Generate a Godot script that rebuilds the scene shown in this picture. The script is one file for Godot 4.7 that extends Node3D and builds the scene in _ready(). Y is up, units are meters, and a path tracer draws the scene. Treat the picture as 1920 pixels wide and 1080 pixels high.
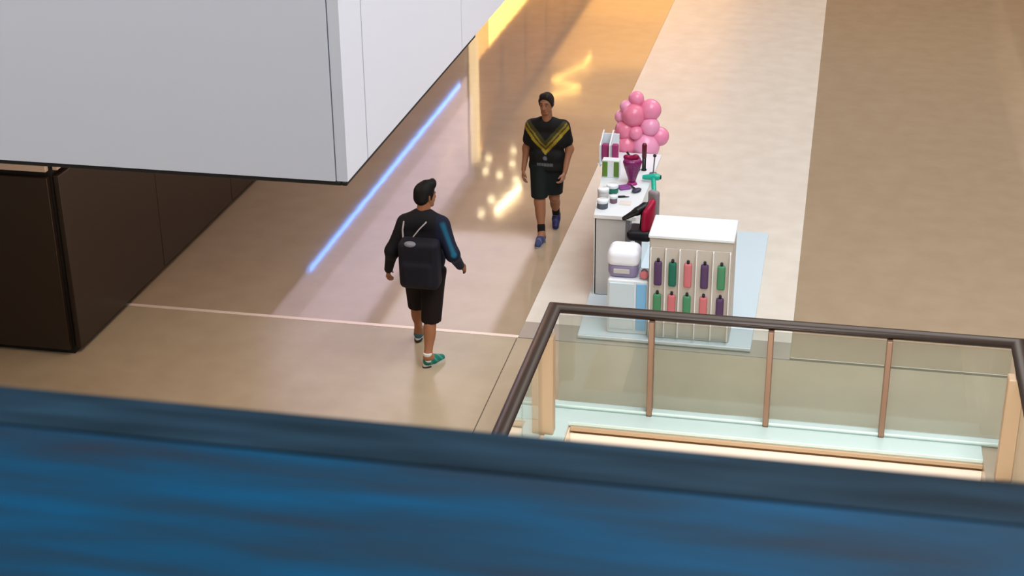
extends Node3D
# A shopping-centre floor seen from the gallery above: two walkers on polished stone, a beauty kiosk with pink balloons, a glass balustrade round a void.

var M := {}
var taken := {}

func _ready() -> void:
	make_camera()
	make_sky()
	make_skylight()
	make_materials()
	make_shell()
	make_shops()
	make_ceiling_lamps()
	make_gallery()
	make_balustrade()
	make_kiosk()
	make_kiosk_goods()
	make_balloons()
	make_walker_with_backpack()
	make_walker_in_jersey()


func make_camera() -> void:
	var cam := Camera3D.new()
	cam.name = "camera"
	cam.position = Vector3(0, 6.85, 0)
	cam.basis = Basis(Vector3(0.97898, -0.00961, -0.20373), Vector3(-0.07487, 0.91214, -0.40297), Vector3(0.1897, 0.40976, 0.89225)).orthonormalized()
	var lens := CameraAttributesPhysical.new()
	lens.frustum_focal_length = 12.0 / tan(deg_to_rad(20.791 / 2.0))
	lens.frustum_focus_distance = 15.5
	lens.exposure_aperture = 13.0
	lens.frustum_near = 0.05
	lens.frustum_far = 200.0
	cam.attributes = lens
	add_child(cam, true)
	cam.current = true


func make_sky() -> void:
	var we := WorldEnvironment.new()
	we.name = "world_environment"
	var env := Environment.new()
	env.background_mode = Environment.BG_COLOR
	env.background_color = Color(0.75, 0.83, 0.92)
	env.tonemap_mode = Environment.TONE_MAPPER_LINEAR
	env.tonemap_exposure = 1.0
	env.sdfgi_enabled = true
	env.ssao_enabled = true
	env.ssil_enabled = true
	we.environment = env
	add_child(we, true)


# Daylight of the roof lights over the atrium, warm light of the shops, and added fill lamps.
func make_skylight() -> void:
	area("skylight_lamp", Vector3(2.2, 11.6, -9), Vector2(7, 12), Vector3(0, -1, 0), Color(0.97, 0.98, 1.0), 125.0)
	area("skylight_lamp", Vector3(2.2, 11.6, -26), Vector2(7, 12), Vector3(0, -1, 0), Color(1.0, 0.96, 0.89), 52.0)
	area("skylight_lamp", Vector3(-7.0, 11.6, -2.5), Vector2(7, 6), Vector3(0, -1, 0), Color(0.95, 0.97, 1.0), 30.0)
	area("shop_window_lamp", Vector3(-6.8, 1.0, -35.5), Vector2(11, 1.3), Vector3(1, 0, 0), Color(1.0, 0.74, 0.38), 20.0)
	area("display_window_lamp", Vector3(-6.8, 3.0, -23.0), Vector2(11, 1.7), Vector3(1, 0, 0), Color(0.93, 0.86, 1.0), 3.0)
	area("walkway_fill_lamp", Vector3(-5.9, 3.92, -21.3), Vector2(1.8, 9), Vector3(0, -1, 0), Color(1.0, 0.93, 0.93), 4.2)  # added to brighten the walkway floor under the slab
	area("walkway_fill_lamp", Vector3(-5.6, 3.92, -11.5), Vector2(1.8, 5), Vector3(0, -1, 0), Color(1.0, 0.90, 0.82), 4.5)  # added warm fill for the floor near the slab corner
	area("gold_fill_lamp", Vector3(-4.8, 3.9, -41.0), Vector2(4.0, 9), Vector3(0, -1, 0), Color(1.0, 0.72, 0.36), 9.0)  # added for the golden glow on the far floor
	area("void_fill_lamp", Vector3(-0.3, -0.2, -8.1), Vector2(3.2, 0.2), Vector3(0, -0.1, -1), Color(1.0, 0.95, 0.90), 15.0)  # added to brighten the cladding across the void
	area("lower_level_lamp", Vector3(0.0, -0.7, -17.0), Vector2(8, 8), Vector3(0, -1, 0), Color(1.0, 0.88, 0.76), 60.0)


func area(called: String, at: Vector3, size: Vector2, towards: Vector3, tint: Color, energy: float) -> void:
	var l := AreaLight3D.new()
	l.name = called
	l.area_size = size
	l.area_normalize_energy = true
	l.light_color = tint
	l.light_energy = energy
	l.shadow_enabled = true
	l.area_range = 80.0
	add_child(l, true)
	var up := Vector3(0, 0, -1) if absf(towards.y) > 0.9 else Vector3.UP
	l.look_at_from_position(at, at + towards, up)


# ---------------------------------------------------------------- helpers

func mat(c: Color, rough := 0.6, metal := 0.0, spec := 0.5) -> StandardMaterial3D:
	var m := StandardMaterial3D.new()
	m.albedo_color = c
	m.roughness = rough
	m.metallic = metal
	m.metallic_specular = spec
	return m


func glow(c: Color, e: float, base := Color(0.9, 0.9, 0.9)) -> StandardMaterial3D:
	var m := mat(base, 0.5)
	m.emission_enabled = true
	m.emission = c
	m.emission_energy_multiplier = e
	return m


func pane(c: Color, a: float) -> StandardMaterial3D:
	var m := mat(Color(c.r, c.g, c.b, a), 0.02)
	m.transparency = BaseMaterial3D.TRANSPARENCY_ALPHA
	return m


func noise_tex(seed_: int, freq: float, ramp: Array, size := 512, oct := 4, kind := FastNoiseLite.TYPE_SIMPLEX_SMOOTH) -> ImageTexture:
	var n := FastNoiseLite.new()
	n.seed = seed_
	n.noise_type = kind
	n.frequency = freq
	n.fractal_octaves = oct
	var im := n.get_seamless_image(size, size)
	im.convert(Image.FORMAT_RGB8)
	var a: Color = ramp[0]
	var b: Color = ramp[1]
	for y in size:
		for x in size:
			im.set_pixel(x, y, a.lerp(b, im.get_pixel(x, y).r))
	im.generate_mipmaps()
	return ImageTexture.create_from_image(im)


func bump_tex(seed_: int, freq: float, strength: float, size := 512, oct := 3) -> ImageTexture:
	var n := FastNoiseLite.new()
	n.seed = seed_
	n.noise_type = FastNoiseLite.TYPE_SIMPLEX_SMOOTH
	n.frequency = freq
	n.fractal_octaves = oct
	var im := n.get_seamless_image(size, size)
	im.convert(Image.FORMAT_RGB8)
	im.bump_map_to_normal_map(strength)
	im.generate_mipmaps()
	return ImageTexture.create_from_image(im)


func triplanar(m: StandardMaterial3D, s: Vector3) -> StandardMaterial3D:
	m.uv1_triplanar = true
	m.uv1_world_triplanar = true
	m.uv1_scale = s
	return m


func tag(o: Node3D, label: String, category := "", group := "", kind := "") -> Node3D:
	o.set_meta("label", label)
	if category:
		o.set_meta("category", category)
	if group:
		o.set_meta("group", group)
	if kind:
		o.set_meta("kind", kind)
	return o


func numbered(called: String) -> String:
	var n: int = taken.get(called, 0)
	taken[called] = n + 1
	return called if n == 0 else "%s_%03d" % [called, n]


func mi(called: String, mesh: Mesh, m: Material, parent: Node = self, at := Vector3.ZERO, turn := Vector3.ZERO) -> MeshInstance3D:
	var o := MeshInstance3D.new()
	if parent == self:
		called = numbered(called)
	else:
		var key := called
		var k := 0
		while parent.has_node(NodePath(key)):
			k += 1
			key = "%s_%03d" % [called, k]
		called = key
	o.name = called
	o.mesh = mesh
	o.material_override = m
	o.position = at
	o.rotation = turn
	parent.add_child(o, true)
	return o


func thing(called: String, label: String, category: String, at := Vector3.ZERO, group := "", turn := Vector3.ZERO) -> Node3D:
	var o := Node3D.new()
	o.name = numbered(called)
	o.position = at
	o.rotation = turn
	add_child(o, true)
	tag(o, label, category, group)
	return o


func struct(called: String, mesh: Mesh, m: Material, label: String, category: String, at := Vector3.ZERO) -> MeshInstance3D:
	var o := mi(called, mesh, m, self, at)
	tag(o, label, category, "", "structure")
	return o


func begin() -> SurfaceTool:
	var st := SurfaceTool.new()
	st.begin(Mesh.PRIMITIVE_TRIANGLES)
	return st


func tri(st: SurfaceTool, a: Vector3, b: Vector3, c: Vector3, out: Vector3) -> void:
	var n := (b - a).cross(c - a)
	st.add_vertex(a)
	if n.dot(out) > 0.0:
		st.add_vertex(c)
		st.add_vertex(b)
	else:
		st.add_vertex(b)
		st.add_vertex(c)


func quad(st: SurfaceTool, a: Vector3, b: Vector3, c: Vector3, d: Vector3, out: Vector3) -> void:
	tri(st, a, b, c, out)
	tri(st, a, c, d, out)


func done(st: SurfaceTool) -> ArrayMesh:
	st.generate_normals()
	return st.commit()


# A chamfered box added to a SurfaceTool.
func box_into(st: SurfaceTool, at: Vector3, size: Vector3, c := 0.004, turn := Basis.IDENTITY) -> void:
	st.set_smooth_group(-1)
	var h := size * 0.5
	c = minf(c, minf(h.x, minf(h.y, h.z)) * 0.98)
	var P := func(s: Vector3, ax: int) -> Vector3:
		var v := Vector3(s.x * (h.x - c), s.y * (h.y - c), s.z * (h.z - c))
		v[ax] = s[ax] * h[ax]
		return at + turn * v
	for ax in 3:
		var u := (ax + 1) % 3
		var w := (ax + 2) % 3
		for sg in [-1.0, 1.0]:
			var q := []
			for uv in [[-1, -1], [1, -1], [1, 1], [-1, 1]]:
				var s := Vector3.ZERO
				s[ax] = sg
				s[u] = uv[0]
				s[w] = uv[1]
				q.append(P.call(s, ax))
			var o := Vector3.ZERO
			o[ax] = sg
			quad(st, q[0], q[1], q[2], q[3], turn * o)
		for su in [-1.0, 1.0]:
			for sw in [-1.0, 1.0]:
				var s0 := Vector3.ZERO
				s0[u] = su
				s0[w] = sw
				var s1 := s0
				s0[ax] = -1
				s1[ax] = 1
				var o2 := Vector3.ZERO
				o2[u] = su
				o2[w] = sw
				quad(st, P.call(s0, u), P.call(s1, u), P.call(s1, w), P.call(s0, w), turn * o2)
	for sx in [-1.0, 1.0]:
		for sy in [-1.0, 1.0]:
			for sz in [-1.0, 1.0]:
				var s2 := Vector3(sx, sy, sz)
				tri(st, P.call(s2, 0), P.call(s2, 1), P.call(s2, 2), turn * s2)


func box(size: Vector3, c := 0.004) -> ArrayMesh:
	var st := begin()
	box_into(st, Vector3.ZERO, size, c)
	return done(st)


# A box between two corners, in the parent's axes.
func slab(called: String, lo: Vector3, hi: Vector3, m: Material, parent: Node = self, c := 0.004) -> MeshInstance3D:
	return mi(called, box(hi - lo, c), m, parent, (lo + hi) * 0.5)


# Turned round the y axis; profile points are (radius, height).
func lathe(profile: Array, seg := 24) -> ArrayMesh:
	var st := begin()
	st.set_smooth_group(0)
	for i in profile.size() - 1:
		var p: Vector2 = profile[i]
		var q: Vector2 = profile[i + 1]
		var side := Vector2(q.y - p.y, -(q.x - p.x))
		for k in seg:
			var a := TAU * k / seg
			var b := TAU * (k + 1) / seg
			var va := Vector3(cos(a), 0, sin(a))
			var vb := Vector3(cos(b), 0, sin(b))
			var mid := (va + vb).normalized()
			var o := mid * side.x + Vector3.UP * side.y
			var p0 := va * p.x + Vector3.UP * p.y
			var p1 := vb * p.x + Vector3.UP * p.y
			var q0 := va * q.x + Vector3.UP * q.y
			var q1 := vb * q.x + Vector3.UP * q.y
			if p.x > 0.0001:
				tri(st, p0, p1, q1, o)
			if q.x > 0.0001:
				tri(st, p0, q1, q0, o)
	return done(st)


# A round bar along a path; flat squashes it along the given axis.
func tube_into(st: SurfaceTool, path: Array, radii: Array, seg := 12, squash := 1.0, axis := Vector3.UP) -> void:
	st.set_smooth_group(0)
	var rings := []
	for i in path.size():
		var p: Vector3 = path[i]
		var d: Vector3 = (path[mini(i + 1, path.size() - 1)] - path[maxi(i - 1, 0)]).normalized()
		var v := (axis - d * axis.dot(d)).normalized()
		if axis.cross(d).length() < 0.05:
			v = d.cross(Vector3.RIGHT).normalized()
		var u := v.cross(d).normalized()
		var r: float = radii[mini(i, radii.size() - 1)]
		var ring := []
		for k in seg:
			var a := TAU * k / seg
			ring.append(p + u * cos(a) * r + v * sin(a) * r * squash)
		rings.append(ring)
	for i in rings.size() - 1:
		var mid: Vector3 = (path[i] + path[i + 1]) * 0.5
		for k in seg:
			var k2 := (k + 1) % seg
			var o: Vector3 = (rings[i][k] + rings[i + 1][k2]) * 0.5 - mid
			quad(st, rings[i][k], rings[i][k2], rings[i + 1][k2], rings[i + 1][k], o)
	st.set_smooth_group(-1)
	for e in [0, rings.size() - 1]:
		var o2: Vector3 = path[e] - path[1 if e == 0 else e - 1]
		for k in seg:
			tri(st, path[e], rings[e][k], rings[e][(k + 1) % seg], o2)


func tube(path: Array, radii: Array, seg := 12, squash := 1.0, axis := Vector3.UP) -> ArrayMesh:
	var st := begin()
	tube_into(st, path, radii, seg, squash, axis)
	return done(st)


# A flat outline (x, z) given a thickness from y0 to y1.
func plate(outline: Array, y0: float, y1: float) -> ArrayMesh:
	var st := begin()
	st.set_smooth_group(-1)
	var poly := PackedVector2Array(outline)
	var mid := Vector2.ZERO
	for p in poly:
		mid += p / poly.size()
	var ix := Geometry2D.triangulate_polygon(poly)
	for t in range(0, ix.size(), 3):
		for s in [[y1, Vector3.UP], [y0, Vector3.DOWN]]:
			var v := []
			for k in 3:
				v.append(Vector3(poly[ix[t + k]].x, s[0], poly[ix[t + k]].y))
			tri(st, v[0], v[1], v[2], s[1])
	var ccw := not Geometry2D.is_polygon_clockwise(poly)
	for i in poly.size():
		var a := poly[i]
		var b := poly[(i + 1) % poly.size()]
		var e := b - a
		var o := Vector3(e.y, 0, -e.x)
		# outward side decided by a small step test
		var test := (a + b) * 0.5 + Vector2(e.y, -e.x).normalized() * 0.0005
		if Geometry2D.is_point_in_polygon(test, poly):
			o = -o
		quad(st, Vector3(a.x, y0, a.y), Vector3(b.x, y0, b.y), Vector3(b.x, y1, b.y), Vector3(a.x, y1, a.y), o)
	return done(st)


# ---------------------------------------------------------------- smooth bodies
# prims: ["c", a, b, ra, rb] tapered capsule, ["e", centre, radii, basis] ellipsoid, ["b", centre, half, radius, basis] rounded block.
# planes: [normal, w] keep the side where normal . p <= w.

func net_into(st: SurfaceTool, prims: Array, cell: float, k: float, paint: Callable, planes: Array = [], cut: Array = []) -> void:
	var lo := Vector3(1e9, 1e9, 1e9)
	var hi := -lo
	var margin := k * 3.0 + cell * 2.5
	var boxes := []
	for p in prims:
		var a: Vector3
		var b: Vector3
		match p[0]:
			"c":
				var r := Vector3.ONE * (maxf(p[3], p[4]) + margin)
				a = (p[1] as Vector3).min(p[2]) - r
				b = (p[1] as Vector3).max(p[2]) + r
			"e":
				var r2: Vector3 = Vector3.ONE * (maxf(p[2].x, maxf(p[2].y, p[2].z)) + margin)
				a = p[1] - r2
				b = p[1] + r2
			"b":
				var r3: Vector3 = Vector3.ONE * ((p[2] as Vector3).length() + p[3] + margin)
				a = p[1] - r3
				b = p[1] + r3
		boxes.append([a, b])
		lo = lo.min(a)
		hi = hi.max(b)
	lo -= Vector3.ONE * cell
	var nx := int(ceil((hi.x - lo.x) / cell)) + 3
	var ny := int(ceil((hi.y - lo.y) / cell)) + 3
	var nz := int(ceil((hi.z - lo.z) / cell)) + 3
	var acc := PackedFloat32Array()
	acc.resize(nx * ny * nz)
	var mark := PackedByteArray()
	mark.resize(nx * ny * nz)
	var active := PackedInt32Array()
	var near_lo := -2.0 * cell - k
	var near_hi := k * 1.6 + 2.0 * cell
	var sy := nx
	var sz := nx * ny
	for pi in prims.size():
		var p: Array = prims[pi]
		var i0 := ((boxes[pi][0] - lo) / cell as Vector3).floor()
		var i1 := ((boxes[pi][1] - lo) / cell as Vector3).ceil()
		var kind: int = ["c", "e", "b"].find(p[0])
		var A: Vector3 = p[1]
		var BA := Vector3.ZERO
		var inv := 0.0
		var ra := 0.0
		var dr := 0.0
		var rad := Vector3.ONE
		var bs := Basis.IDENTITY
		var rmin := 0.0
		if kind == 0:
			BA = p[2] - A
			inv = 1.0 / maxf(BA.length_squared(), 1e-9)
			ra = p[3]
			dr = p[4] - p[3]
		elif kind == 1:
			rad = p[2]
			bs = (p[3] as Basis).transposed()
			rmin = minf(rad.x, minf(rad.y, rad.z))
		else:
			rad = p[2]
			ra = p[3]
			bs = (p[4] as Basis).transposed()
		for iz in range(int(i0.z), int(i1.z) + 1):
			for iy in range(int(i0.y), int(i1.y) + 1):
				var row := iz * sz + iy * sy
				var q := lo + Vector3(i0.x, iy, iz) * cell - A
				for ix in range(int(i0.x), int(i1.x) + 1):
					var d: float
					if kind == 0:
						var t := clampf(q.dot(BA) * inv, 0.0, 1.0)
						d = (q - BA * t).length() - ra - dr * t
					elif kind == 1:
						d = ((bs * q / rad).length() - 1.0) * rmin
					else:
						var w := (bs * q).abs() - rad
						d = w.max(Vector3.ZERO).length() + minf(maxf(w.x, maxf(w.y, w.z)), 0.0) - ra
					if d < margin:
						acc[row + ix] += exp(-maxf(d, -12.0 * k) / k)
						if d > near_lo and d < near_hi:
							if mark[row + ix] == 0:
								mark[row + ix] = 1
								active.append(row + ix)
						elif d <= near_lo and planes.size() and mark[row + ix] == 0:
							for pl in planes:
								if absf((pl[0] as Vector3).dot(q + A) - pl[1]) < 2.5 * cell:
									mark[row + ix] = 1
									active.append(row + ix)
									break
					q.x += cell
	var val := PackedFloat32Array()
	val.resize(acc.size())
	val.fill(1e9)
	var off := [0, 1, sy, sy + 1, sz, sz + 1, sz + sy, sz + sy + 1]
	var corner := []
	for c in 8:
		corner.append(Vector3(c & 1, (c >> 1) & 1, (c >> 2) & 1))
	var edges := [[0, 1], [2, 3], [4, 5], [6, 7], [0, 2], [1, 3], [4, 6], [5, 7], [0, 4], [1, 5], [2, 6], [3, 7]]
	var verts := PackedVector3Array()
	var which := {}
	for idx in active:
		var iz := idx / sz
		var iy := (idx - iz * sz) / sy
		var ix := idx - iz * sz - iy * sy
		if ix >= nx - 1 or iy >= ny - 1 or iz >= nz - 1:
			continue
		var base := lo + Vector3(ix, iy, iz) * cell
		var v := [0.0, 0.0, 0.0, 0.0, 0.0, 0.0, 0.0, 0.0]
		var neg := 0
		for c in 8:
			var j: int = idx + off[c]
			var f := val[j]
			if f > 1e8:
				f = -k * log(acc[j]) if acc[j] > 0.0 else 1e3
				var at: Vector3 = base + corner[c] * cell
				for pl in planes:
					f = maxf(f, (pl[0] as Vector3).dot(at) - pl[1])
				for ct in cut:
					f = maxf(f, ct[1] - (at - ct[0]).length())
				val[j] = f
			v[c] = f
			if f < 0.0:
				neg += 1
		if neg == 0 or neg == 8:
			continue
		var sum := Vector3.ZERO
		var n := 0
		for e in edges:
			var f0: float = v[e[0]]
			var f1: float = v[e[1]]
			if (f0 < 0.0) != (f1 < 0.0):
				sum += (corner[e[0]] as Vector3).lerp(corner[e[1]], clampf(f0 / (f0 - f1), 0.0, 1.0))
				n += 1
		which[idx] = verts.size()
		verts.append(base + sum / n * cell)
	var norms := PackedVector3Array()
	norms.resize(verts.size())
	var tris := PackedInt32Array()
	var rings := [[1, sy, sz], [sy, sz, 1], [sz, 1, sy]]
	for idx in which:
		var f0 := val[idx]
		for ax in 3:
			var f1 := val[idx + rings[ax][0]]
			if f1 > 1e8 or (f0 < 0.0) == (f1 < 0.0):
				continue
			var b: int = rings[ax][1]
			var c: int = rings[ax][2]
			if not (which.has(idx - b) and which.has(idx - c) and which.has(idx - b - c)):
				continue
			var q := [which[idx], which[idx - b], which[idx - b - c], which[idx - c]]
			if f0 < 0.0:
				q.reverse()
			# q runs clockwise seen from outside
			for t in [[0, 1, 2], [0, 2, 3]]:
				var a0: int = q[t[0]]
				var a1: int = q[t[1]]
				var a2: int = q[t[2]]
				var nn := -(verts[a1] - verts[a0]).cross(verts[a2] - verts[a0])
				norms[a0] += nn
				norms[a1] += nn
				norms[a2] += nn
				tris.append_array([a0, a1, a2])
	for t in tris:
		var vv := verts[t]
		st.set_normal(norms[t].normalized())
		st.set_color(paint.call(vv))
		st.add_vertex(vv)


func net(prims: Array, cell: float, k: float, paint: Callable, planes: Array = [], cut: Array = []) -> ArrayMesh:
	var st := begin()
	net_into(st, prims, cell, k, paint, planes, cut)
	st.index()
	return st.commit()


func flat(c: Color) -> Callable:
	var l := c.srgb_to_linear()
	return func(_p: Vector3) -> Color: return l


func painted(rough := 0.7, spec := 0.4) -> StandardMaterial3D:
	var m := mat(Color.WHITE, rough, 0.0, spec)
	m.vertex_color_use_as_albedo = true
	return m


# ---------------------------------------------------------------- materials

func make_materials() -> void:
	var stone := mat(Color(0.67, 0.60, 0.505), 0.06, 0.0, 0.9)
	stone.albedo_texture = noise_tex(3, 0.011, [Color(0.95, 0.94, 0.93), Color(1, 1, 1)])
	stone.normal_enabled = true
	stone.normal_texture = bump_tex(5, 0.012, 1.4)
	stone.normal_scale = 0.028
	triplanar(stone, Vector3(0.35, 0.35, 0.35))
	M.stone = stone
	var near := stone.duplicate()
	near.albedo_color = Color(0.69, 0.635, 0.54)
	near.roughness = 0.22
	near.metallic_specular = 0.5
	M.stone_near = near
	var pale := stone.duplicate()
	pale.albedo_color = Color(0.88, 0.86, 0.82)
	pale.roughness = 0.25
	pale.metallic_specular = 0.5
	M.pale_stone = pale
	var band := stone.duplicate()
	band.albedo_color = Color(0.66, 0.62, 0.58)
	band.roughness = 0.25
	band.metallic_specular = 0.5
	M.band_stone = band
	M.cladding = mat(Color(0.96, 0.92, 0.87), 0.6)
	M.cream_tile = mat(Color(0.93, 0.87, 0.77), 0.3)
	M.joint = mat(Color(0.93, 0.87, 0.82), 0.3, 0.2)
	M.groove = mat(Color(0.35, 0.3, 0.26), 0.8)
	M.white_wall = mat(Color(0.83, 0.84, 0.88), 0.5)
	M.plaster = triplanar(mat(Color(0.80, 0.78, 0.75), 0.8), Vector3(0.5, 0.5, 0.5))
	M.warm_plaster = mat(Color(0.70, 0.56, 0.38), 0.7)
	M.soffit = mat(Color(0.80, 0.72, 0.66), 0.7)
	M.core_and_shade_black = mat(Color(0.06, 0.05, 0.05), 0.6)
	M.bronze_panel = mat(Color(0.16, 0.11, 0.07), 0.35, 0.0)
	M.lower_floor = mat(Color(0.95, 0.86, 0.78), 0.5)
	M.blue_led = glow(Color(0.30, 0.63, 1.0), 4.0)
	M.lavender = glow(Color(0.80, 0.74, 0.90), 0.75)
	M.ceiling_added_glow = glow(Color(0.96, 0.91, 0.97), 0.6)
	M.ceiling_added_glow_warm = glow(Color(1.0, 0.90, 0.82), 1.4)
	M.gold_window = glow(Color(1.0, 0.70, 0.30), 2.6)
	M.void_fill_glow = glow(Color(1.0, 0.9, 0.8), 6.0)
	M.added_gold_glow_dim = glow(Color(0.95, 0.68, 0.38), 0.2)
	M.added_gold_glow_mid = glow(Color(1.0, 0.70, 0.38), 0.45)
	M.added_gold_glow = glow(Color(1.0, 0.72, 0.38), 0.85)
	M.gold_wood = mat(Color(0.62, 0.47, 0.28), 0.5)
	M.gold_soft = glow(Color(1.0, 0.62, 0.22), 1.0)
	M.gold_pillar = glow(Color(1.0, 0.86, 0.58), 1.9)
	M.lamp = glow(Color(1.0, 0.92, 0.72), 14.0)
	M.neon = glow(Color(1.0, 0.76, 0.38), 7.0)
	M.sky_panel = glow(Color(0.95, 0.98, 1.0), 2.0)
	M.brown_metal = mat(Color(0.20, 0.155, 0.13), 0.34, 0.35)
	M.post_metal = mat(Color(0.72, 0.62, 0.50), 0.5, 0.2)
	M.brown_post = mat(Color(0.52, 0.41, 0.33), 0.45, 0.3)
	M.glass = pane(Color(0.50, 0.60, 0.54), 0.20)
	M.kerb = mat(Color(0.78, 0.86, 0.84), 0.3)
	M.white_gloss = mat(Color(0.90, 0.93, 0.95), 0.22)
	M.white_matt = mat(Color(0.92, 0.92, 0.92), 0.5)
	M.ice = mat(Color(0.80, 0.87, 0.91), 0.15)
	M.grey_panel = mat(Color(0.76, 0.75, 0.74), 0.3)
	M.beige_panel = mat(Color(0.76, 0.73, 0.69), 0.4)
	M.dark = mat(Color(0.05, 0.06, 0.08), 0.35)
	M.grey_metal = mat(Color(0.50, 0.52, 0.54), 0.3, 0.5)
	M.crimson = mat(Color(0.58, 0.02, 0.18), 0.45)
	M.magenta = mat(Color(0.62, 0.14, 0.44), 0.4)
	M.teal = mat(Color(0.10, 0.70, 0.60), 0.3)
	M.green = mat(Color(0.36, 0.52, 0.16), 0.4)
	M.leaf_green = mat(Color(0.28, 0.55, 0.40), 0.4)
	M.deep_green = mat(Color(0.10, 0.42, 0.34), 0.4)
	M.violet = mat(Color(0.33, 0.22, 0.38), 0.4)
	M.rose = mat(Color(0.80, 0.45, 0.48), 0.4)
	M.mauve = mat(Color(0.46, 0.36, 0.42), 0.4)
	M.slate = mat(Color(0.32, 0.35, 0.38), 0.4)
	M.lilac_shadow = mat(Color(0.52, 0.47, 0.62), 0.3)


# ---------------------------------------------------------------- the setting

func make_shell() -> void:
	struct("floor", box(Vector3(9.13, 0.4, 34.2)), M.stone, "glossy golden stone walkway floor beyond the pale joint", "floor", Vector3(-7.435, -0.2, -30.9))
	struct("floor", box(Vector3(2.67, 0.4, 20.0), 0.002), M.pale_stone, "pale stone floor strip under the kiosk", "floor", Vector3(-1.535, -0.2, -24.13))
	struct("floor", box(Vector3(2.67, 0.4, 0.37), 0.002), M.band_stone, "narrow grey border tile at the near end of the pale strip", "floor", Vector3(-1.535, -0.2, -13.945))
	struct("floor", box(Vector3(2.67, 0.4, 13.8)), M.stone, "golden stone floor past the far end of the pale strip", "floor", Vector3(-1.535, -0.2, -41.03))
	struct("floor", box(Vector3(9.2, 0.4, 34.2)), M.stone, "golden stone walkway floor right of the kiosk strip", "floor", Vector3(4.4, -0.2, -30.9))
	struct("floor", box(Vector3(9.12, 0.4, 17.77), 0.002), M.stone_near, "near beige stone floor under the walker with the backpack", "floor", Vector3(-7.44, -0.2, -4.86))
	struct("floor", box(Vector3(0.27, 0.4, 17.77), 0.002), M.stone_near, "narrow beige floor strip along the balustrade", "floor", Vector3(-2.737, -0.2, -4.86))
	struct("floor", box(Vector3(11.6, 0.4, 1.37), 0.002), M.stone_near, "beige stone floor between the kiosk and the balustrade", "floor", Vector3(3.2, -0.2, -13.06))
	struct("floor", box(Vector3(0.53, 0.4, 4.4), 0.002), M.cream_tile, "cream floor edge left of the void", "floor", Vector3(-2.335, -0.2, -10.175))
	struct("floor", box(Vector3(0.53, 0.4, 12.0), 0.002), M.stone_near, "beige floor edge below the gallery", "floor", Vector3(-2.335, -0.2, -1.975))
	struct("floor", box(Vector3(7.5, 0.4, 16.4), 0.002), M.stone_near, "beige floor right of the void", "floor", Vector3(5.25, -0.2, -4.175))
	struct("floor", box(Vector3(3.57, 0.4, 12.0), 0.002), M.stone_near, "beige floor below the gallery beside the void", "floor", Vector3(-0.285, -0.2, -1.975))
	struct("trim", slab_mesh(Vector3(-12, -0.2, -13.80), Vector3(-2.87, 0.003, -13.745)), M.joint, "pale metal joint strip across the walkway floor", "floor strip", Vector3(-7.435, -0.0985, -13.7725))
	struct("trim", box(Vector3(0.012, 0.2, 17.7), 0.001), M.groove, "thin dark floor groove running along the walkway", "floor strip", Vector3(-2.876, -0.101, -4.86))
	# the level below, seen through the void
	struct("floor", box(Vector3(18, 0.3, 30)), M.lower_floor, "cream floor of the level below seen through the void", "floor", Vector3(-1, -5.15, -10))
	struct("wall_lower", box(Vector3(18, 5, 0.3)), M.plaster, "far wall of the level below", "wall", Vector3(-1, -2.6, -25))
	struct("wall_lower", box(Vector3(18, 5, 0.3)), M.plaster, "near wall of the level below", "wall", Vector3(-1, -2.6, 4.8))
	struct("wall_lower", box(Vector3(0.3, 5, 30)), M.plaster, "left wall of the level below", "wall", Vector3(-10, -2.6, -10))
	struct("wall_lower", box(Vector3(0.3, 5, 30)), M.plaster, "right wall of the level below", "wall", Vector3(8, -2.6, -10))
	struct("trim", box(Vector3(3.2, 0.2, 0.04)), M.void_fill_glow, "added glowing strip on the near edge of the void, brightening its cladding", "light", Vector3(-0.3, -0.2, -7.99))  # added emitter out of view, goes with the void fill lamp
	# walls and roof of the atrium
	struct("wall_left", box(Vector3(0.3, 12.4, 52.2)), M.plaster, "plain left outer wall of the atrium", "wall", Vector3(-12.15, 6.0, -21.9))
	struct("wall_right", box(Vector3(0.3, 12.4, 52.2)), M.plaster, "plain right outer wall of the atrium", "wall", Vector3(9.15, 6.0, -21.9))
	struct("wall_far", box(Vector3(21.0, 12.4, 0.3)), M.warm_plaster, "warm coloured far wall of the atrium", "wall", Vector3(-1.5, 6.0, -48.15))
	struct("wall_near", box(Vector3(21.0, 12.4, 0.3)), M.plaster, "plain wall behind the gallery", "wall", Vector3(-1.5, 6.0, 4.17))
	struct("ceiling", box(Vector3(21.6, 0.3, 52.6)), M.plaster, "pale atrium ceiling", "ceiling", Vector3(-1.5, 12.15, -21.9))
	for s in [Vector3(2.2, 11.95, -9), Vector3(2.2, 11.95, -26)]:
		struct("window", box(Vector3(7, 0.08, 12)), M.sky_panel, "bright roof light over the atrium", "roof light", s)
	struct("window", box(Vector3(7, 0.08, 6)), M.sky_panel, "bright roof light over the side court", "roof light", Vector3(-7, 11.95, -2.5))
	# the white edge of the upper level on the left, built of panels with open joints
	var slabm := struct("ceiling", box(Vector3(9.45, 1.15, 40.5)), M.soffit, "underside and body of the upper level slab on the left", "ceiling", Vector3(-7.26, 4.64, -27.72))
	var zs := [-7.37, -7.745, -9.95, -12.15, -14.35, -16.55, -18.75, -20.95, -23.15, -25.35, -27.55, -29.75, -31.95, -34.15, -36.35, -38.55, -40.75, -42.95, -45.15, -47.9]
	var wl := Node3D.new()
	wl.name = "wall_upper_edge"
	add_child(wl, true)
	tag(wl, "white panelled edge of the upper level at upper left", "wall", "", "structure")
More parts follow.
